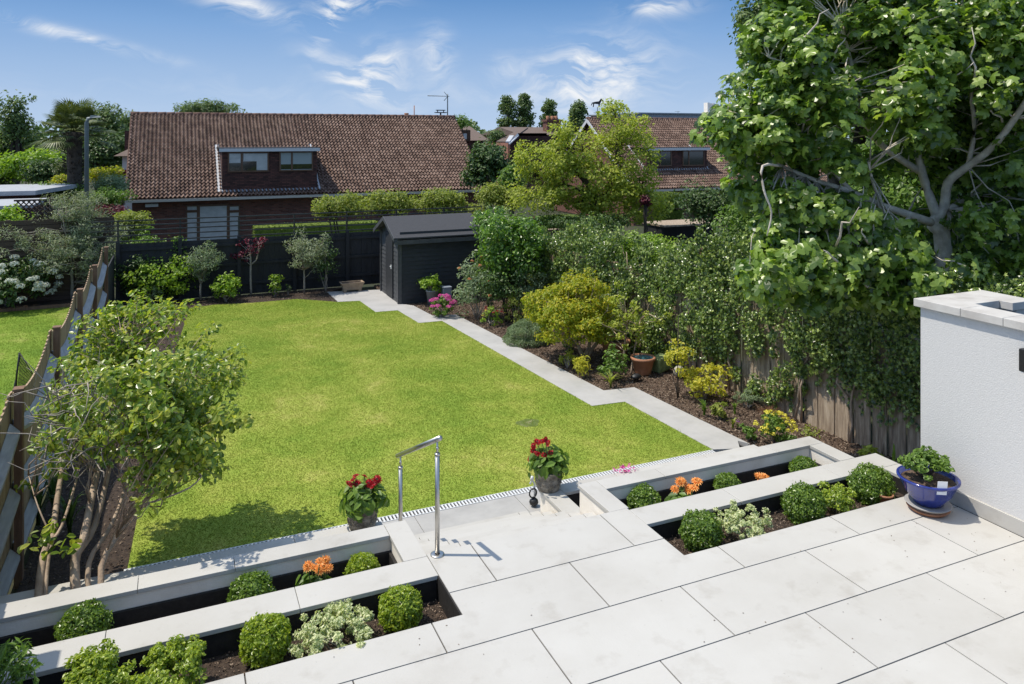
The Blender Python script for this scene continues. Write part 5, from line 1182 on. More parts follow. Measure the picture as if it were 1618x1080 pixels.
b = gpt(397, 466); Y = Yz(466); lims = [smooth([b, at_Y(396, 440, Y), at_Y(396, 408, Y), at_Y(394, 392, Y)]), smooth([at_Y(396, 418, Y), at_Y(406, 408, Y), at_Y(409, 385, Y)]), smooth([at_Y(396, 410, Y), at_Y(385, 404, Y), at_Y(374, 404, Y)])]
cc = np.array([at_Y(x, y, Y + random.uniform(-.25, .25)) for x, y in ((374,404),(380,402),(368,403),(384,398),(390,394),(396,390),(400,384),(386,386),(378,384),(392,380),(409,383),(414,380),(405,380),(418,377),(400,398),(388,410),(412,388))])
tree('maroon_acer', 'sparse maroon leaved acer with pale bent stems before the charcoal fence', b, lims, [(.03, .02), (.02, .012), (.018, .01)], cc, .12, 16, 'oval', 'purple', .085, 'bark_grey', cat='acer')
BP('lime_shrub', 'lime green shrub at the lawn edge left of the maroon acer', (332, 428, 382, 474), 476, 'oval', 'bright', .085, clumps=34, n_per=20, cr=.17)
BP('lime_shrub', 'narrow lime shrub between the maroon acer and the round olive', (424, 424, 446, 468), 468, 'oval', 'bright', .08, clumps=14, n_per=16, cr=.12)
BP('bright_shrub', 'wide bright green shrub filling the corner of the back border', (196, 392, 316, 462), 474, 'oval', 'bright', .08, clumps=130, n_per=30, cr=.22)
BP('dark_shrub', 'dark shrub in the back left corner under the silver olive tree', (176, 396, 250, 470), 476, 'oval', 'dark', .08, clumps=110, n_per=30, cr=.2)
BP('tall_rose', 'tall open rose rising over the trellis behind the bright shrub', (206, 358, 262, 410), 470, 'oval', 'green', .075, high=True, clumps=36, n_per=16, cr=.15, lo=.0)
BP('tall_rose', 'tall open rose reaching the trellis right of its twin, behind the grey leaved tree', (262, 370, 308, 404), 470, 'oval', 'green', .075, high=True, clumps=26, n_per=16, cr=.15, lo=.0)
BP('silver_shrub', 'small silvery shrub at the foot of the back left corner', (222, 444, 258, 478), 480, 'narrow', 'sage', .07, clumps=20, n_per=22)
BP('low_seedling', 'tiny sage plant by the fence left of the round olive trunk', (448, 446, 462, 464), 465, 'narrow', 'dark', .06, clumps=8, n_per=16)
# trough by the shed
q = gpt(556, 460); m = MB(); n = 4
def trough(mb, q, L_, w, h):
    prof = [(.78, 0), (.80, .03), (.86, .4), (1.0, .86), (1.04, .9), (1.04, 1.0), (.92, 1.0), (.86, .8)]
    V = []
    for k, z in prof: V += [(q[0] - L_/2*k, q[1] - w/2*k, q[2] + .05 + z*h), (q[0] + L_/2*k, q[1] - w/2*k, q[2] + .05 + z*h), (q[0] + L_/2*k, q[1] + w/2*k, q[2] + .05 + z*h), (q[0] - L_/2*k, q[1] + w/2*k, q[2] + .05 + z*h)]
    F = [(i*4+k, i*4+(k+1) % 4, (i+1)*4+(k+1) % 4, (i+1)*4+k) for i in range(len(prof)-1) for k in range(4)] + [(3,2,1,0), (28,29,30,31)]
    mb.add(V, F)
    for sx in (-1, 1):
        for sy in (-1, 1): mb.box(q[0] + sx*L_*.33 - .04, q[0] + sx*L_*.33 + .04, q[1] + sy*w*.3 - .035, q[1] + sy*w*.3 + .035, q[2], q[2] + .06)
trough(m, (q[0], q[1], LW + .006), .60, .30, .20); tr = thing('stone_trough', 'tan footed stone trough on the paving beside the shed', 'trough', q); part('trough', m, M['cast_tan'], tr, bevel=.008)
m = MB(); m.box(q[0] - .25, q[0] + .25, q[1] - .11, q[1] + .11, LW + .20, LW + .235); part('soil', m, M['soil'], tr)

# ------------------------------------------------------------------ neighbour's garden, left
b = at_z(115, 474, LW); Y = Yz(474); c = at_Y(112, 384, Y); cc = np.concatenate([clump_centers(c, (1.35, 1.0, .85), 150, .25, 1), clump_centers(at_Y(120, 330, Y), (.7, .6, .5), 40, .2, 1), clump_centers(at_Y(160, 420, Y), (.5, .6, .5), 30, .2, 1)])
lims = [bent(b, at_Y(113, 420, Y), 4, .04)] + [bent(at_Y(113, 425, Y), at_Y(x, y, Y + dy), 4, .12) for x, y, dy in ((70, 380, .2), (100, 345, -.3), (140, 350, .3), (160, 400, -.2), (120, 380, .5))]
tree('silver_olive_tree', 'large silver leaved olive tree in the neighbour garden beyond the scalloped fence', b, lims, [(.05, .03)] + [(.025, .012)]*5, cc, .22, 80, 'narrow', 'olive', .085, 'bark_grey', cen=c, cat='olive tree')
def whites(ro, cc, c, r): heads(ro, on_top(c, r*1.02, 58, -.6), .105, 'petal_white', 'flower_head', 70, .055, .8)
shrub('white_hydrangea', 'white mophead hydrangea in bloom at the far left', (-60, 402, 84, 484), Yz(484), 'oval', 'dark', .10, 'hydrangea', clumps=130, n_per=34, cr=.22, flowers=whites)
shrub('lime_bush', 'lime bush showing over the slatted fence at the far left', (-20, 326, 42, 362), 22, 'oval', 'bright', .09, clumps=36, n_per=26, cr=.2)
# ball goal net
gn = thing('sports_net', 'small black framed rebound net standing on the neighbour lawn', 'net', at_z(30, 650, LW)); b0 = at_z(26, 672, LW - .02); Yn = b0[0]*math.sin(TH) + b0[1]*math.cos(TH)
p1, p2, p3, p4 = at_Y(24, 662, Yn), at_Y(31, 557, Yn), at_Y(53, 592, Yn), at_Y(49, 640, Yn)
m = MB(); m.tube([p1, at_Y(26, 595, Yn), p2], .014, 8); m.tube([p2, p3, p4], .008, 6); m.tube([p1, p4], .010, 6); m.tube([at_Y(25, 600, Yn), at_Y(20, 625, Yn), at_Y(18, 640, Yn)], .012, 6); part('frame', m, M['black_plastic'], gn)
m = MB()
for i in range(1, 16):
    t = i/16; m.tube([p1*(1-t) + p2*t, p4*(1-t) + p3*t], .0040, 3, False); m.tube([p2*(1-t) + p3*t, p1*(1-t) + p4*t], .0040, 3, False)
part('net', m, M['black_plastic'], gn)
m = MB(); m.tube(smooth([at_Y(19, 622, Yn), at_Y(12, 628, Yn - .03), at_Y(9, 634, Yn - .04), at_Y(20, 634, Yn - .02)], 4), .008, 5); part('cord', m, M['petal_yellow'], gn)

# ------------------------------------------------------------------ camellia with bare stems
cb = np.array([-.36, 8.45, .80]); Yc = cb[0]*math.sin(TH) + cb[1]*math.cos(TH)
cen = at_Y(232, 640, 7.75); 
lobes = [(at_Y(250, 590, 7.9), (.75, .70, .62), 120), (at_Y(185, 545, 8.1), (.50, .5, .40), 40), (at_Y(165, 650, 6.7), (.40, .55, .40), 34), (at_Y(275, 690, 6.5), (.42, .55, .45), 80), (at_Y(245, 610, 6.4), (.42, .45, .34), 50), (at_Y(125, 620, 7.4), (.30, .4, .35), 26), (at_Y(225, 500, 8.3), (.38, .4, .25), 26), (at_Y(318, 650, 6.9), (.30, .45, .50), 50), (at_Y(150, 560, 8.0), (.3, .35, .3), 14), (at_Y(95, 690, 6.8), (.25, .4, .35), 14)]
cc = np.concatenate([clump_centers(c, r, n, .2, 1) for c, r, n in lobes])
bases = [np.array([-1.00, 7.0, -.56]), np.array([-.70, 6.95, -.56]), np.array([-.62, 7.0, -.56]), np.array([-.50, 6.92, -.56]), np.array([-.95, 6.98, -.56])]
def tp_(px, py, Y): return at_Y(px, py, Y)
lims = [smooth([bases[0], tp_(68, 880, 6.35), tp_(82, 850, 6.5), tp_(90, 790, 6.8), tp_(100, 730, 7.1), tp_(112, 660, 7.4), tp_(150, 600, 7.7)]),
        smooth([bases[1], tp_(118, 890, 6.3), tp_(132, 850, 6.4), tp_(148, 770, 6.8), tp_(165, 700, 7.2), tp_(185, 620, 7.6), tp_(200, 550, 7.9)]),
        smooth([tp_(126, 868, 6.38), tp_(150, 830, 6.6), tp_(172, 740, 7.0), tp_(185, 680, 7.3), tp_(240, 600, 7.8)]),
        smooth([bases[2], tp_(140, 890, 6.35), tp_(170, 840, 6.6), tp_(195, 780, 6.9), tp_(205, 700, 7.3), tp_(230, 640, 7.6)]),
        smooth([bases[3], tp_(160, 895, 6.35), tp_(195, 830, 6.6), tp_(218, 780, 6.9), tp_(240, 730, 7.0), tp_(270, 670, 7.3), tp_(290, 600, 7.8)]),
        smooth([bases[4], tp_(78, 870, 6.4), tp_(98, 830, 6.6), tp_(120, 760, 7.0), tp_(130, 700, 7.3)]),
        smooth([tp_(212, 800, 6.8), tp_(250, 790, 7.1), tp_(300, 770, 7.4), tp_(325, 745, 7.6)]),
        smooth([tp_(82, 850, 6.5), tp_(60, 800, 6.6), tp_(45, 750, 6.8)])]
lr = [(.034, .012), (.042, .013), (.030, .012), (.024, .010), (.028, .010), (.018, .008), (.012, .006), (.008, .004)]
extra_c = np.array([at_Y(x, y, Y) + RNG.normal(0, .04, 3) for x, y, Y in ((48,850,6.2),(85,835,6.3),(70,842,6.3),(95,868,6.2),(118,860,6.25),(45,745,6.9),(60,720,7.0),(62,650,7.4),(150,720,7.2),(110,700,7.2))])
def camx(mb):
    clump_leaves(mb, extra_c, .10, 12, .075, 'oval', None, .4, up=.5)
cam_tree = tree('camellia', 'multi stemmed camellia with glossy leaves and bare tan trunks behind the left planter', bases[1], lims, lr, cc, .14, 36, 'oval', 'camellia', .060, 'bark_tan', cat='camellia', cen=cen, tw=.008, up=.55, extra=camx)
m = MB()
for i in range(150):                                     # bare grey twigs on the shaded side
    a = at_Y(random.uniform(70, 215), random.uniform(600, 740), random.uniform(6.3, 7.3)); m.tube(bent(a, a + RNG.normal(0, .17, 3) + [-.08, -.12, .06], 3, .25), [.0065, .005, .0035, .0015], 4)
part('twig', m, M['bark_grey'], cam_tree)
for (px, py, Y) in ((278, 632, 7.05),):
    m = MB(); floret_ball(m, at_Y(px, py, Y), (.03, .03, .03), 30, .03); part('flower', m, M['petal_red'], cam_tree)
for (px, py, s) in ((60, 770, .35), (85, 760, .4), (110, 790, .35)):
    strap_plant('iris_clump', {60: 'dark strap leaved iris clump nearest the scalloped fence', 85: 'dark strap leaved iris clump under the camellia stems, between two others', 110: 'dark strap leaved iris clump right under the camellia stems'}[px], at_z(px, py + 60, LW), 26, .6, .018, 'dark', spread=.35)

# ------------------------------------------------------------------ ivy on the right boundary
iv = thing('ivy', 'thick dark ivy draped over the old fence along the right border', 'ivy', (8.3, 13, LW))
def ivy_bottom(v):
    return float(np.interp(v, [5.0, 6.5, 7.2, 8, 8.6, 9.2, 9.7, 10.1, 10.6, 11.0], [.10, -.10, -.20, -.05, -.45, -.86, -.88, -.40, -.60, -.95]))
def ivy_top(v): return float(np.interp(v, [5, 7, 9, 12, 15, 18, 21], [1.5, 1.5, 1.5, 1.25, 1.0, .9, .8])) + .20*math.sin(v*1.35 + 1) + .12*math.sin(v*3.1) + .07*math.sin(v*7.3)
m = MB(); cl = []
for _ in range(1150):
    v = random.uniform(5.0, 21.0); zb_, zt_ = ivy_bottom(v), ivy_top(v); t = random.random() ** .85; z = zb_ + (zt_ - zb_) * t
    big = .5 + .5*math.sin(v*1.9 + z*1.3) * math.sin(v*.8 - z*2.1)
    cl.append((fu(v) - .02 - min(1, (z - zb_)/.5 + .15) * (.05 + .22*big*random.uniform(.6, 1.1)), v, z))
for _ in range(150):
    v = random.uniform(5.0, 21.0); cl.append((fu(v) + random.uniform(-.15, .5), v, ivy_top(v) + random.uniform(-.12, .16)))
cl = np.array(cl); k_ = 78; rr = np.repeat(RNG.uniform(.09, .24, len(cl)), k_)[:, None]
d = unit(RNG.normal(0, 1, (len(cl)*k_, 3))); d[:, 0] = -abs(d[:, 0])*.8 + .1
P_ = np.repeat(cl, k_, 0) + d*rr*RNG.uniform(.4, 1.05, (len(d), 1)); P_ = P_[P_[:, 2] > LW]; d = d[:len(P_)]
leaves(m, P_, unit(P_ - np.stack([np.array([fu(a) for a in P_[:, 1]]) + .35, P_[:, 1], P_[:, 2] - .2], 1)) + RNG.normal(0, .45, P_.shape), .054, 'ivy', .2, .6)
# hanging strands over the boards
for k in range(34):
    vv = random.uniform(6.2, 11.5); zz = ivy_bottom(vv) + .1; L_ = random.uniform(.08, .42); q = np.array([[fu(vv) - .03 + random.uniform(-.02, .01), vv + random.uniform(-.05, .05) , zz - L_*i/14] for i in range(15)]); leaves(m, q, np.tile([-1., 0, .3], (15, 1)), .062, 'ivy', .6, .3)
part('leaves', m, G['ivy'], iv)
m = MB()
for k in range(46):
    vv = random.uniform(5.6, 20); q0 = (fu(vv) - .04, vv, LW); q1 = (fu(vv) - .06, vv + random.uniform(-.5, .5), random.uniform(.2, 1.2)); m.tube(bent(q0, q1, 6, .10), [.016]*4 + [.010]*3, 5)
part('stem', m, M['bark_tan'], iv)

# ------------------------------------------------------------------ fig tree and the trees behind the right boundary
fb_ = at_Y(1497, 440, 10.5); fb_[2] = -.95; fY = 10.5
def F_(x, y, Y): return at_Y(x, y, Y)
lims = [smooth([fb_, F_(1492, 400, 10.5), F_(1474, 352, 10.5)]),
        smooth([F_(1474, 352, 10.5), F_(1440, 340, 10.3), F_(1395, 325, 10.1), F_(1345, 303, 9.9), F_(1290, 285, 9.8), F_(1235, 262, 9.8)]),
        smooth([F_(1474, 352, 10.5), F_(1492, 325, 10.5), F_(1498, 288, 10.4), F_(1530, 262, 10.2), F_(1572, 228, 9.9), F_(1618, 165, 9.6), F_(1650, 110, 9.4)]),
        smooth([F_(1480, 340, 10.5), F_(1462, 290, 10.7), F_(1452, 250, 10.8), F_(1440, 190, 10.9), F_(1420, 110, 11)]),
        smooth([F_(1452, 270, 10.8), F_(1400, 235, 10.6), F_(1370, 200, 10.4), F_(1358, 160, 10.3), F_(1345, 100, 10.2), F_(1330, 40, 10.1)]),
        smooth([F_(1395, 325, 10.1), F_(1380, 290, 9.8), F_(1372, 255, 9.7)]),
        smooth([F_(1358, 160, 10.3), F_(1320, 130, 10.0), F_(1270, 110, 9.8), F_(1215, 90, 9.7)]),
        smooth([F_(1345, 303, 9.9), F_(1300, 250, 9.8), F_(1265, 215, 9.7), F_(1200, 190, 9.6), F_(1150, 175, 9.6)]),
        smooth([F_(1530, 262, 10.2), F_(1540, 200, 10.3), F_(1535, 140, 10.4), F_(1560, 70, 10.4), F_(1600, 10, 10.3)]),
        smooth([F_(1498, 330, 10.5), F_(1560, 300, 10.6), F_(1618, 290, 10.7), F_(1690, 280, 10.8)]),
        smooth([F_(1440, 190, 10.9), F_(1440, 100, 11.2), F_(1450, 20, 11.4), F_(1455, -80, 11.5)]),
        smooth([F_(1235, 262, 9.6), F_(1205, 262, 9.0), F_(1207, 300, 8.9), F_(1219, 335, 8.9), F_(1212, 372, 8.9)]),
        smooth([F_(1440, 340, 10.3), F_(1400, 380, 9.8), F_(1340, 400, 9.5), F_(1270, 420, 9.3)])]
lr = [(.13, .10), (.062, .022), (.075, .03), (.07, .03), (.05, .02), (.025, .012), (.028, .012), (.035, .012), (.035, .014), (.04, .015), (.04, .015), (.018, .008), (.03, .012)]
lob = [((1430, 150, 10.6), (230, 150), 1.9, 210), ((1250, 150, 10.0), (110, 95), .9, 70), ((1175, 205, 9.7), (62, 50), .6, 26), ((1320, 20, 10.6), (130, 90), 1.1, 60), ((1560, 150, 10.2), (130, 150), 1.4, 110),
       ((1250, 280, 9.9), (95, 60), .8, 46), ((1560, 360, 10.4), (120, 90), 1.2, 100), ((1330, 360, 9.5), (120, 70), .7, 70), ((1420, 430, 9.4), (130, 50), .6, 60), ((1270, 430, 9.2), (95, 45), .5, 44), ((1450, -60, 11), (260, 80), 1.5, 80), ((1230, 60, 10.1), (60, 40), .5, 18), ((1700, 150, 10), (120, 200), 1.4, 60), ((1500, 40, 10.2), (150, 70), .9, 50)]
cc = []
fwd = np.array([math.sin(TH), math.cos(TH), 0]); rgt = np.array([math.cos(TH), -math.sin(TH), 0])
for (x, y, Y), (rx, ry), rd, n in lob:
    c = at_Y(x, y, Y); s = Y/FPX; d = unit(RNG.normal(0, 1, (n, 3))) * RNG.uniform(.3, 1, (n, 1)) ** .6
    cc.append(c + d[:, :1]*rx*s*rgt + d[:, 1:2]*rd*fwd + d[:, 2:]*np.array([0, 0, ry*s]))
cc = np.concatenate(cc)
keep = ~((cc[:, 0] < 7.9) & (cc[:, 2] < 2.3) & (cc[:, 1] < 5.6)); cc = cc[keep]
# the sunlit forks stand clear of leaves on the garden side
def clear(cc, limbs, dist, ahead):
    keep = np.ones(len(cc), bool); eye = np.array([0, 0, CH])
    for l in limbs:
        for p_ in l:
            d_ = unit(eye - p_); rel = cc - p_; t_ = rel @ d_; off = np.linalg.norm(rel - t_[:, None]*d_, axis=1); keep &= ~((t_ > -.1) & (t_ < ahead) & (off < dist))
    return cc[keep]
cc = clear(cc, [lims[0][1:], lims[2][:16], lims[1][:7], lims[3][:5]], .27, 5); cc = clear(cc, [lims[11], lims[1][7:], lims[4][2:11], lims[8][:6]], .17, 2)
tree('fig_tree', 'big fig tree with lobed leaves and pale forked trunk leaning over the right boundary', fb_, lims, lr, cc, .27, 30, 'fig', 'fig', .135, 'bark_fig', cat='fig tree', cen=at_Y(1430, 200, 11.5), tw=.011, up=.7, down=.35, frac=.6, tl=[lims[1][8:], lims[2][14:], lims[3][7:]] + lims[4:10])
def bush(name, label, x, y, rx, ry, Y, key, ls, n, per, cr, leaf='oval', zb=None, rd=None, cat='shrub', group=None, lims_n=6, bark='bark_dark', r0=.04, cen=True, lo=.3, flat=-.8, up=.5):
    c = at_Y(x, y, Y); s = Y/FPX; r = np.array([rx*s, (rd or rx*s*.8), ry*s]); cc = clump_centers(c, np.maximum(r - cr*.5, .03), n, lo, 1, flat)
    zb = gz(c[1]) if zb is None else zb; b = np.array([c[0], c[1], zb])
    lims = [bent(b, (c*.5 + cc[i]*.5), 5, .07) for i in range(lims_n)]
    return tree(name, label, b, lims, [(r0, r0*.4)]*lims_n, cc, cr, per, leaf, key, ls, bark, cat=cat, cen=c if cen else None, group=group, tw=r0*.25, frac=.5, up=up, seg=6)
# shrubs filling the neighbour's garden right of the ivy
bush('laurel', 'glossy dark laurel beside the shed roof, top of the border', 812, 392, 64, 68, 17.6, 'laurel', .085, 150, 46, .26, cat='laurel', zb=LW, r0=.03)
bush('laurel_spray', 'brighter leafy shrub leaning on the corner of the shed roof', 772, 352, 30, 32, 18.6, 'laurel', .085, 44, 34, .22, cat='shrub', zb=LW, r0=.025)
bush('dark_border_shrub', 'dark shrub under the laurel behind the rose', 800, 448, 46, 34, 17.2, 'dark', .07, 60, 34, .2, zb=LW, r0=.02)
bush('privet', 'light green privet rising over the ivy right of the laurel', 940, 396, 64, 30, 17.6, 'laurel', .06, 90, 56, .22, r0=.03)
bush('privet', 'light green privet over the ivy, topmost bright tuft before the open shed', 1020, 398, 62, 40, 15.9, 'bright', .055, 110, 60, .2, r0=.03)
bush('elder', 'loose green bush above the ivy left of the fig leaves', 1120, 436, 72, 46, 13.9, 'green', .06, 120, 50, .2, r0=.03)
bush('elder', 'loose green bush deep under the fig branches', 1190, 370, 70, 62, 14.2, 'green', .07, 120, 46, .24, r0=.03)
bush('evergreen_bush', 'dark evergreen bush behind the topiary and under the fig tree', 1125, 325, 62, 44, 20, 'dark', .085, 100, 44, .32, r0=.04)
bush('evergreen_bush', 'dark evergreen filling the gloom behind the fig trunk', 1380, 440, 150, 100, 12.8, 'green', .10, 230, 44, .34, r0=.05)
bush('evergreen_bush', 'dark evergreen behind the white rendered wall under the fig', 1570, 420, 130, 110, 12.2, 'dark', .10, 200, 44, .34, r0=.05)
bush('background_tree', 'tall dark tree behind the fig tree, its crown leaving the top of the photo', 1330, 90, 170, 190, 17, 'green', .13, 260, 70, .55, rd=1.8, cat='tree', r0=.14, lims_n=5)
bush('background_tree', 'tall dark tree behind the fig at the right edge of the photo', 1560, 160, 190, 230, 16, 'green', .13, 300, 70, .55, rd=1.8, cat='tree', r0=.14, lims_n=5)
bush('background_tree', 'dark bluish tree top left of the fig, against the sky', 1215, 28, 62, 88, 19, 'poplar', .11, 110, 60, .40, cat='tree', r0=.10, lims_n=4)
bush('evergreen_bush', 'dark evergreen glimpsed through the fork of the fig tree', 1430, 300, 120, 90, 14.5, 'green', .10, 150, 44, .36, r0=.05)
bush('red_leaf_mound', 'reddish patch of low foliage beside the open shed', 1112, 398, 26, 10, 13.5, 'purple', .06, 14, 20, .12, zb=-.2, r0=.01)

# pale side branches that show between the leaves of the fig
fig = bpy.data.objects['fig_tree']; m = MB(); eye = np.array([0, 0, CH])
for q in cc[RNG.choice(len(cc), 190, replace=False)]:
    if (q @ rgt) / (q @ fwd) < .36 or q[2] > 4.6: continue
    a = q + unit(eye - q) * RNG.uniform(.05, .24); dv_ = RNG.normal(0, .24, 3); dv_[2] = abs(dv_[2]) * .9 + .1; m.tube(bent(a, a + dv_, 4, .18), [.016, .014, .011, .008, .005], 5)
part('branch', m, M['bark_fig'], fig)

# ------------------------------------------------------------------ yellow green tree in the middle
Ym = 26.0; b = at_Y(937, 372, Ym); b[2] = gz(b[1])
ml = [smooth([b, at_Y(945, 340, Ym), at_Y(935, 300, Ym), at_Y(912, 270, Ym), at_Y(900, 240, Ym)]), smooth([at_Y(945, 335, Ym), at_Y(968, 280, Ym), at_Y(975, 230, Ym), at_Y(972, 180, Ym)]), smooth([at_Y(940, 320, Ym), at_Y(990, 300, Ym), at_Y(1015, 290, Ym)]), smooth([at_Y(937, 310, Ym), at_Y(890, 290, Ym), at_Y(850, 280, Ym)]), smooth([at_Y(920, 340, Ym+.3), at_Y(921, 280, Ym+.3), at_Y(920, 215, Ym+.3)])]
lobs = [((905, 235), (44, 42), 50), ((860, 250), (46, 34), 44), ((970, 200), (34, 44), 40), ((930, 290), (80, 42), 100), ((1000, 250), (40, 55), 50), ((850, 300), (50, 34), 50), ((975, 320), (66, 36), 70), ((885, 205), (18, 12), 6), ((1008, 200), (14, 20), 5), ((1025, 320), (30, 30), 16), ((960, 172), (14, 14), 5)]
cc = np.concatenate([at_Y(x, y, Ym) + (unit(RNG.normal(0, 1, (n, 3))) * RNG.uniform(.3, 1, (n, 1)) ** .5) @ np.stack([rgt*rx*Ym/FPX, fwd*1.3, np.array([0, 0, ry*Ym/FPX])]) for (x, y), (rx, ry), n in lobs])
tree('yellow_green_tree', 'broad airy yellow green tree in the next garden between the two tiled houses', b, ml, [(.16, .07), (.09, .03), (.06, .03), (.07, .03), (.05, .02)], cc, .34, 46, 'simple', 'acer', .12, 'bark_dark', cen=at_Y(930, 260, Ym), up=.6)
# long soft hedge / trained trees in front of the long house
k = 0
for (x, y, rx, ry, lab) in ((535, 326, 52, 26, 'soft green espaliered tree crown, leftmost before the long tiled roof'), (615, 322, 48, 24, 'soft green espaliered tree crown, second from the left before the long tiled roof'), (700, 320, 52, 26, 'soft green espaliered tree crown behind the middle of the shed roof'), (782, 316, 46, 32, 'soft green espaliered tree crown beside the laurel top')):
    bush('espaliered_tree', lab, x, y, rx, ry, 27, 'wist', .10, 60, 62, .32, leaf='simple', cat='tree', group='row of soft green trees before the long house', rd=.7, lims_n=4, r0=.05)
bush('garden_tree', 'dark glossy tree right of the long tiled roof', 772, 262, 42, 44, 40, 'dark', .20, 90, 60, .6, cat='tree', r0=.12)
bush('garden_shrub', 'mid green shrub between the dark glossy tree and the yellow green tree', 808, 285, 28, 32, 34, 'green', .16, 44, 44, .42, r0=.07)
bush('low_hedge_plants', 'dark leafy plants left of the trunk of the yellow green tree', 868, 350, 62, 13, 26, 'green', .08, 70, 44, .24, zb=-2.0, rd=.7)
bush('low_hedge_plants', 'dark plants at the foot of the yellow green tree', 940, 352, 80, 16, 24.5, 'dark', .08, 90, 44, .22, zb=-1.9, rd=.8)
bush('russet_plant', 'reddish spiky plant between the yellow green tree and the topiary', 1020, 318, 14, 12, 25, 'purple', .10, 14, 22, .14)

# clipped hedges and topiary
def clipped(name, label, corners, z1, z0, key='clip', cat='hedge', ls=.05, dens=260, group=None):
    (u0_, u1_, v0_, v1_) = corners; root = thing(name, label, cat, ((u0_+u1_)/2, (v0_+v1_)/2, z0), group)
    m = MB(); n1 = int((u1_-u0_)*(v1_-v0_)*dens); n2 = int((u1_-u0_)*(z1-z0)*dens); n3 = int((v1_-v0_)*(z1-z0)*dens)
    P_ = np.concatenate([np.stack([RNG.uniform(u0_, u1_, n1), RNG.uniform(v0_, v1_, n1), z1 + RNG.normal(0, .012, n1)], 1), np.stack([RNG.uniform(u0_, u1_, n2), v0_ + RNG.normal(0, .012, n2), RNG.uniform(z0, z1, n2)], 1)] + [np.stack([np.full(n3, uu) + RNG.normal(0, .012, n3), RNG.uniform(v0_, v1_, n3), RNG.uniform(z0, z1, n3)], 1) for uu in (u0_, u1_)])
    N_ = np.concatenate([np.tile([0, 0, 1.], (n1, 1)), np.tile([0, -1., 0], (n2, 1)), np.tile([-1., 0, 0], (n3, 1)), np.tile([1., 0, 0], (n3, 1))])
    leaves(m, P_, N_, ls, 'simple', 0, .22); m.box(u0_ + .03, u1_ - .03, v0_ + .03, v1_ - .03, z0, z1 - .03); part('foliage', m, G[key], root)
    m = MB(); m.tube([((u0_+u1_)/2, (v0_+v1_)/2, z0 - .1), ((u0_+u1_)/2, (v0_+v1_)/2, (z0+z1)/2)], .04, 6); part('stem', m, M['bark_dark'], root); return root
a = at_v(402, 359, 34); c = at_v(600, 357, 34); clipped('clipped_hedge', 'long low clipped hedge under the wall of the near pantiled house', (a[0], c[0], 34, 35.1), a[2], -2.1, ls=.08, dens=160)
a = at_v(186, 358, 33); c = at_v(236, 358, 33); clipped('clipped_hedge', 'short clipped hedge block left of the pantiled house door', (a[0], c[0], 33, 34.5), a[2], -2.1, ls=.08, dens=160)
a = at_v(862, 344, 27.5); c = at_v(925, 344, 27.5); clipped('clipped_hedge', 'clipped hedge top glimpsed under the yellow green tree', (a[0], c[0], 27.5, 28.6), a[2], -2.1, ls=.08, dens=160)
def topi(x, w, y0, y1, v): a = at_v(x - w, y0, v); c = at_v(x + w, y0, v); zl = at_v(x, y1, v)[2]; return a, c, zl
root = thing('stacked_topiary', 'clipped hedge topiary with stacked flat topped tiers beside the fig tree', 'topiary', (*at_v(1064, 380, 26)[:2], -1.95))
for (x, w, y0, y1) in ((1066, 26, 308, 329), (1070, 19, 335, 351), (1073, 15, 356, 392)):
    a, c, zl = topi(x, w, y0, y1, 25.5); cx_, r_ = (a[0]+c[0])/2, (c[0]-a[0])/2; m = MB(); n = 3600; t = RNG.uniform(0, 2*np.pi, n); side = RNG.uniform(0, 1, n) < .6; rr = np.where(side, r_, r_*np.sqrt(RNG.uniform(0, 1, n))); z = np.where(side, RNG.uniform(max(zl, -1.9), a[2], n), a[2])
    P_ = np.stack([cx_ + rr*np.cos(t), 25.5 + r_ + rr*np.sin(t), z + RNG.normal(0, .01, n)], 1); N_ = np.where(side[:, None], np.stack([np.cos(t), np.sin(t), 0*t], 1), np.array([[0, 0, 1.]])); leaves(m, P_, N_, .06, 'simple', 0, .5)
    m.lathe([(.001, max(zl, -1.9)), (r_*.97, max(zl, -1.9)), (r_*.97, a[2] - .02), (.001, a[2] - .02)], (cx_, 25.5 + r_, 0), 16); part('tier', m, G['clip'], root)
m = MB(); m.tube([(cx_, 25.5 + r_, -2), (cx_, 25.5 + r_, .5)], .05, 6); part('stem', m, M['bark_dark'], root)

# ------------------------------------------------------------------ left background
# palm
pv = 37.0; b = at_v(120, 292, pv); tp = at_v(117, 208, pv); pr_ = thing('palm_tree', 'fan palm with thick shaggy trunk behind the street lamp', 'palm tree', (b[0], pv, -2.2))
m = MB(); n = 14; m.tube([(b[0] + (tp[0]-b[0])*i/n, pv, -2.2 + (tp[2]+2.2)*i/n) for i in range(n+1)], [.20 + .10*(i/n) + .03*(i % 2) for i in range(n+1)], 12)
for i in range(220):
    z = random.uniform(-.5, tp[2]); a_ = random.uniform(0, 6.28); r_ = .26 + .08*(z+.5)/4; p_ = np.array([tp[0] + r_*math.cos(a_), pv + r_*math.sin(a_), z]); m.tube([p_, p_ + [.14*math.cos(a_), .14*math.sin(a_), .10]], [.03, .008], 4)
part('trunk', m, M['bark_dark'], pr_)
m = MB(); top = np.array([tp[0], pv, tp[2]])
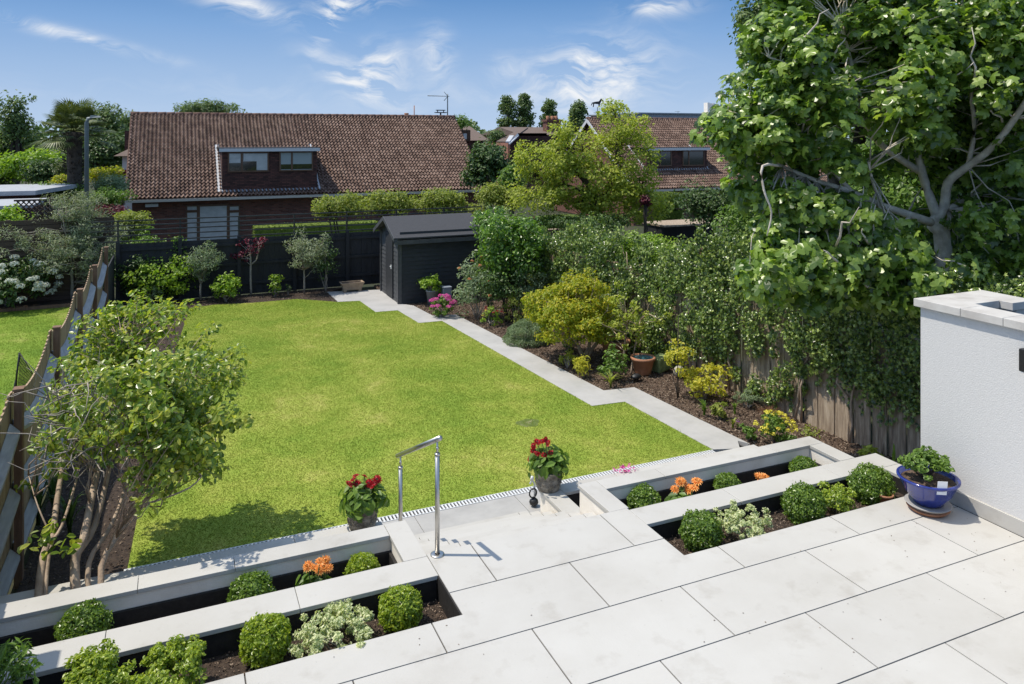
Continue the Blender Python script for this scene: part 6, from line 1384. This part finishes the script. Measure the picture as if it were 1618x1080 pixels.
for i in range(64):
    a_ = random.uniform(0, 6.28); e_ = random.uniform(-.55, 1.25); L_ = random.uniform(1.0, 1.6); d = np.array([math.cos(a_)*math.cos(e_), math.sin(a_)*math.cos(e_), math.sin(e_)]); q = top + d*L_*.62 + [0, 0, -.10*math.cos(e_)]
    m.tube([top, top + d*L_*.3 + [0, 0, .04], q], [.02, .016, .012], 4)
    s = unit(np.cross(d, [0, 0, 1])); up_ = np.cross(s, d); k = 18
    for j in range(k):
        t = (j/(k-1) - .5)*2.6; dd = d*math.cos(t) + s*math.sin(t); l_ = L_*.62*(1 - .18*abs(t)); w = np.cross(dd, up_)*.028; p1 = q + dd*l_*.55; p2 = q + dd*l_ + [0, 0, -.22*l_]
        m.add([q, p1 + w, p2, p1 - w], [(0,1,2,3)])
part('frond', m, G['palm'], pr_)
bush('airy_tree', 'tall airy tree at the left edge against the sky', 22, 190, 34, 62, 55, 'poplar', .24, 60, 40, .8, cat='tree', r0=.22, lo=.1, leaf='simple')
bush('broadleaf_tree', 'dark tree mass low at the left edge', 20, 225, 55, 42, 58, 'dark', .26, 90, 50, 1.0, cat='tree', r0=.2, leaf='simple')
bush('broadleaf_tree', 'rounded sunlit tree behind the palm', 155, 208, 50, 52, 60, 'poplar', .26, 120, 60, 1.1, cat='tree', r0=.25, leaf='simple')
bush('broadleaf_tree', 'dark tree between the palm and the white house', 168, 240, 42, 40, 52, 'dark', .24, 90, 50, .9, cat='tree', r0=.2, leaf='simple')
bush('broadleaf_tree', 'small tree top touching the left end of the tiled ridge', 205, 196, 22, 22, 66, 'poplar', .26, 34, 40, .8, cat='tree', r0=.15, leaf='simple')
bush('sunlit_bush', 'large lime green bush left of the palm trunk', 52, 262, 56, 34, 44, 'bright', .20, 90, 56, .7, leaf='simple')
bush('dark_bush', 'dark bush in front of the lime green bush left of the palm', 70, 270, 36, 24, 41, 'dark', .18, 60, 46, .55, leaf='simple')
bush('dark_bush', 'dark low planting at the left edge above the flat roof', -10, 280, 34, 24, 44, 'dark', .2, 50, 40, .6, leaf='simple')
bush('coloured_shrub', 'orange tinted shrub right of the lamp post', 165, 276, 30, 16, 34, 'gold', .12, 44, 44, .34, leaf='simple')
bush('coloured_shrub', 'golden shrub right of the palm trunk', 98, 285, 18, 12, 35, 'gold', .12, 22, 40, .3, leaf='simple')
bush('grey_green_shrub', 'grey green shrub below the white house edge', 178, 292, 26, 20, 33, 'sage', .11, 54, 44, .34, leaf='simple')
bush('spiky_shrub', 'spiky yucca like shrub left of the palm trunk', 100, 268, 16, 16, 36, 'palm', .30, 14, 30, .3, leaf='narrow')
bush('magenta_shrub', 'magenta tinted shrub at the left corner of the tiled house', 192, 272, 10, 5, 40, 'petal' if False else 'purple', .12, 12, 30, .25, leaf='simple')
bush('green_shrub', 'green shrub behind the silver olive near the gutter corner', 170, 312, 40, 18, 31, 'green', .10, 60, 44, .32, leaf='simple')
bush('maroon_shrub', 'maroon shrub left of the pantiled house corner', 176, 334, 24, 14, 29, 'purple', .10, 30, 36, .26, leaf='simple')
bush('yellow_shrub', 'yellow green spreading shrub in front of the house corner', 208, 346, 34, 14, 27.5, 'wist', .10, 50, 50, .26, leaf='simple')
bush('green_shrub', 'green shrub between the lattice and the lamp post', 90, 300, 44, 14, 32, 'green', .10, 60, 40, .3, leaf='simple')
bush('layered_tree', 'layered flat topped tree rising behind the tiled ridge', 330, 176, 50, 20, 60, 'poplar', .22, 70, 60, .7, cat='tree', r0=.2, leaf='simple', up=.9)
bush('distant_tree', 'small tree right of the aerial behind the ridge end', 726, 192, 15, 16, 56, 'green', .18, 22, 30, .5, cat='tree', r0=.1, leaf='simple')
bush('distant_tree', 'small dark tree right of the brown dormer house', 782, 214, 16, 12, 70, 'poplar', .22, 24, 36, .6, cat='tree', r0=.1, leaf='simple')
for (x, y0, y1, w, lab) in ((802, 152, 215, 17, 'leftmost of the four tall poplars on the skyline, widest'), (829, 149, 205, 16, 'second poplar from the left, tallest on the skyline'), (867, 157, 210, 15, 'third poplar from the left, behind the brick chimney'), (914, 160, 210, 15, 'rightmost poplar, nearest the dog weather vane')):
    Y = 105.0; c = at_Y(x, (y0 + y1)/2 + 6, Y); s = Y/FPX; n = 90; t = RNG.uniform(0, 1, n); wz = np.sin(np.pi * np.clip(.18 + .80*t, 0, 1)) ** .6; a_ = RNG.uniform(0, 6.28, n); rr = RNG.uniform(.3, 1, n) * w*s*.85*wz
    zlo, zhi = at_Y(x, y1 + 14, Y)[2], at_Y(x, y0 + 2, Y)[2]; cc = np.stack([c[0] + rr*np.cos(a_), c[1] + rr*np.sin(a_), zlo + (zhi - zlo)*t], 1); b = np.array([c[0], c[1], -2.5])
    tree('poplar', lab, b, [[b, (c[0], c[1], (zlo+zhi)/2), (c[0], c[1], zhi - .4)]], [(.3, .05)], cc, .75, 60, 'simple', 'poplar', .34, 'bark_grey', cat='poplar', group='poplars on the skyline', up=.2, frac=.3, tw=.04)
# leafy strip that closes the view to the horizon
m = MB(); n = 16000; v = RNG.uniform(-1, 1, n); ang = RNG.uniform(-.25, 1.15, n); rad = RNG.uniform(118, 135, n); z = RNG.uniform(-2.5, 4.2, n) + 1.0*np.sin(ang*40) + .8*np.sin(ang*93)
P_ = np.stack([rad*np.sin(ang), rad*np.cos(ang), z], 1); Nn = np.stack([-np.sin(ang), -np.cos(ang), .5 + 0*ang], 1); leaves(m, P_, Nn, .9, 'simple', .2, .5)
o = struct('distant_woodland', m, G['poplar'], kind='stuff', label='distant belt of trees along the horizon', cat='woodland')
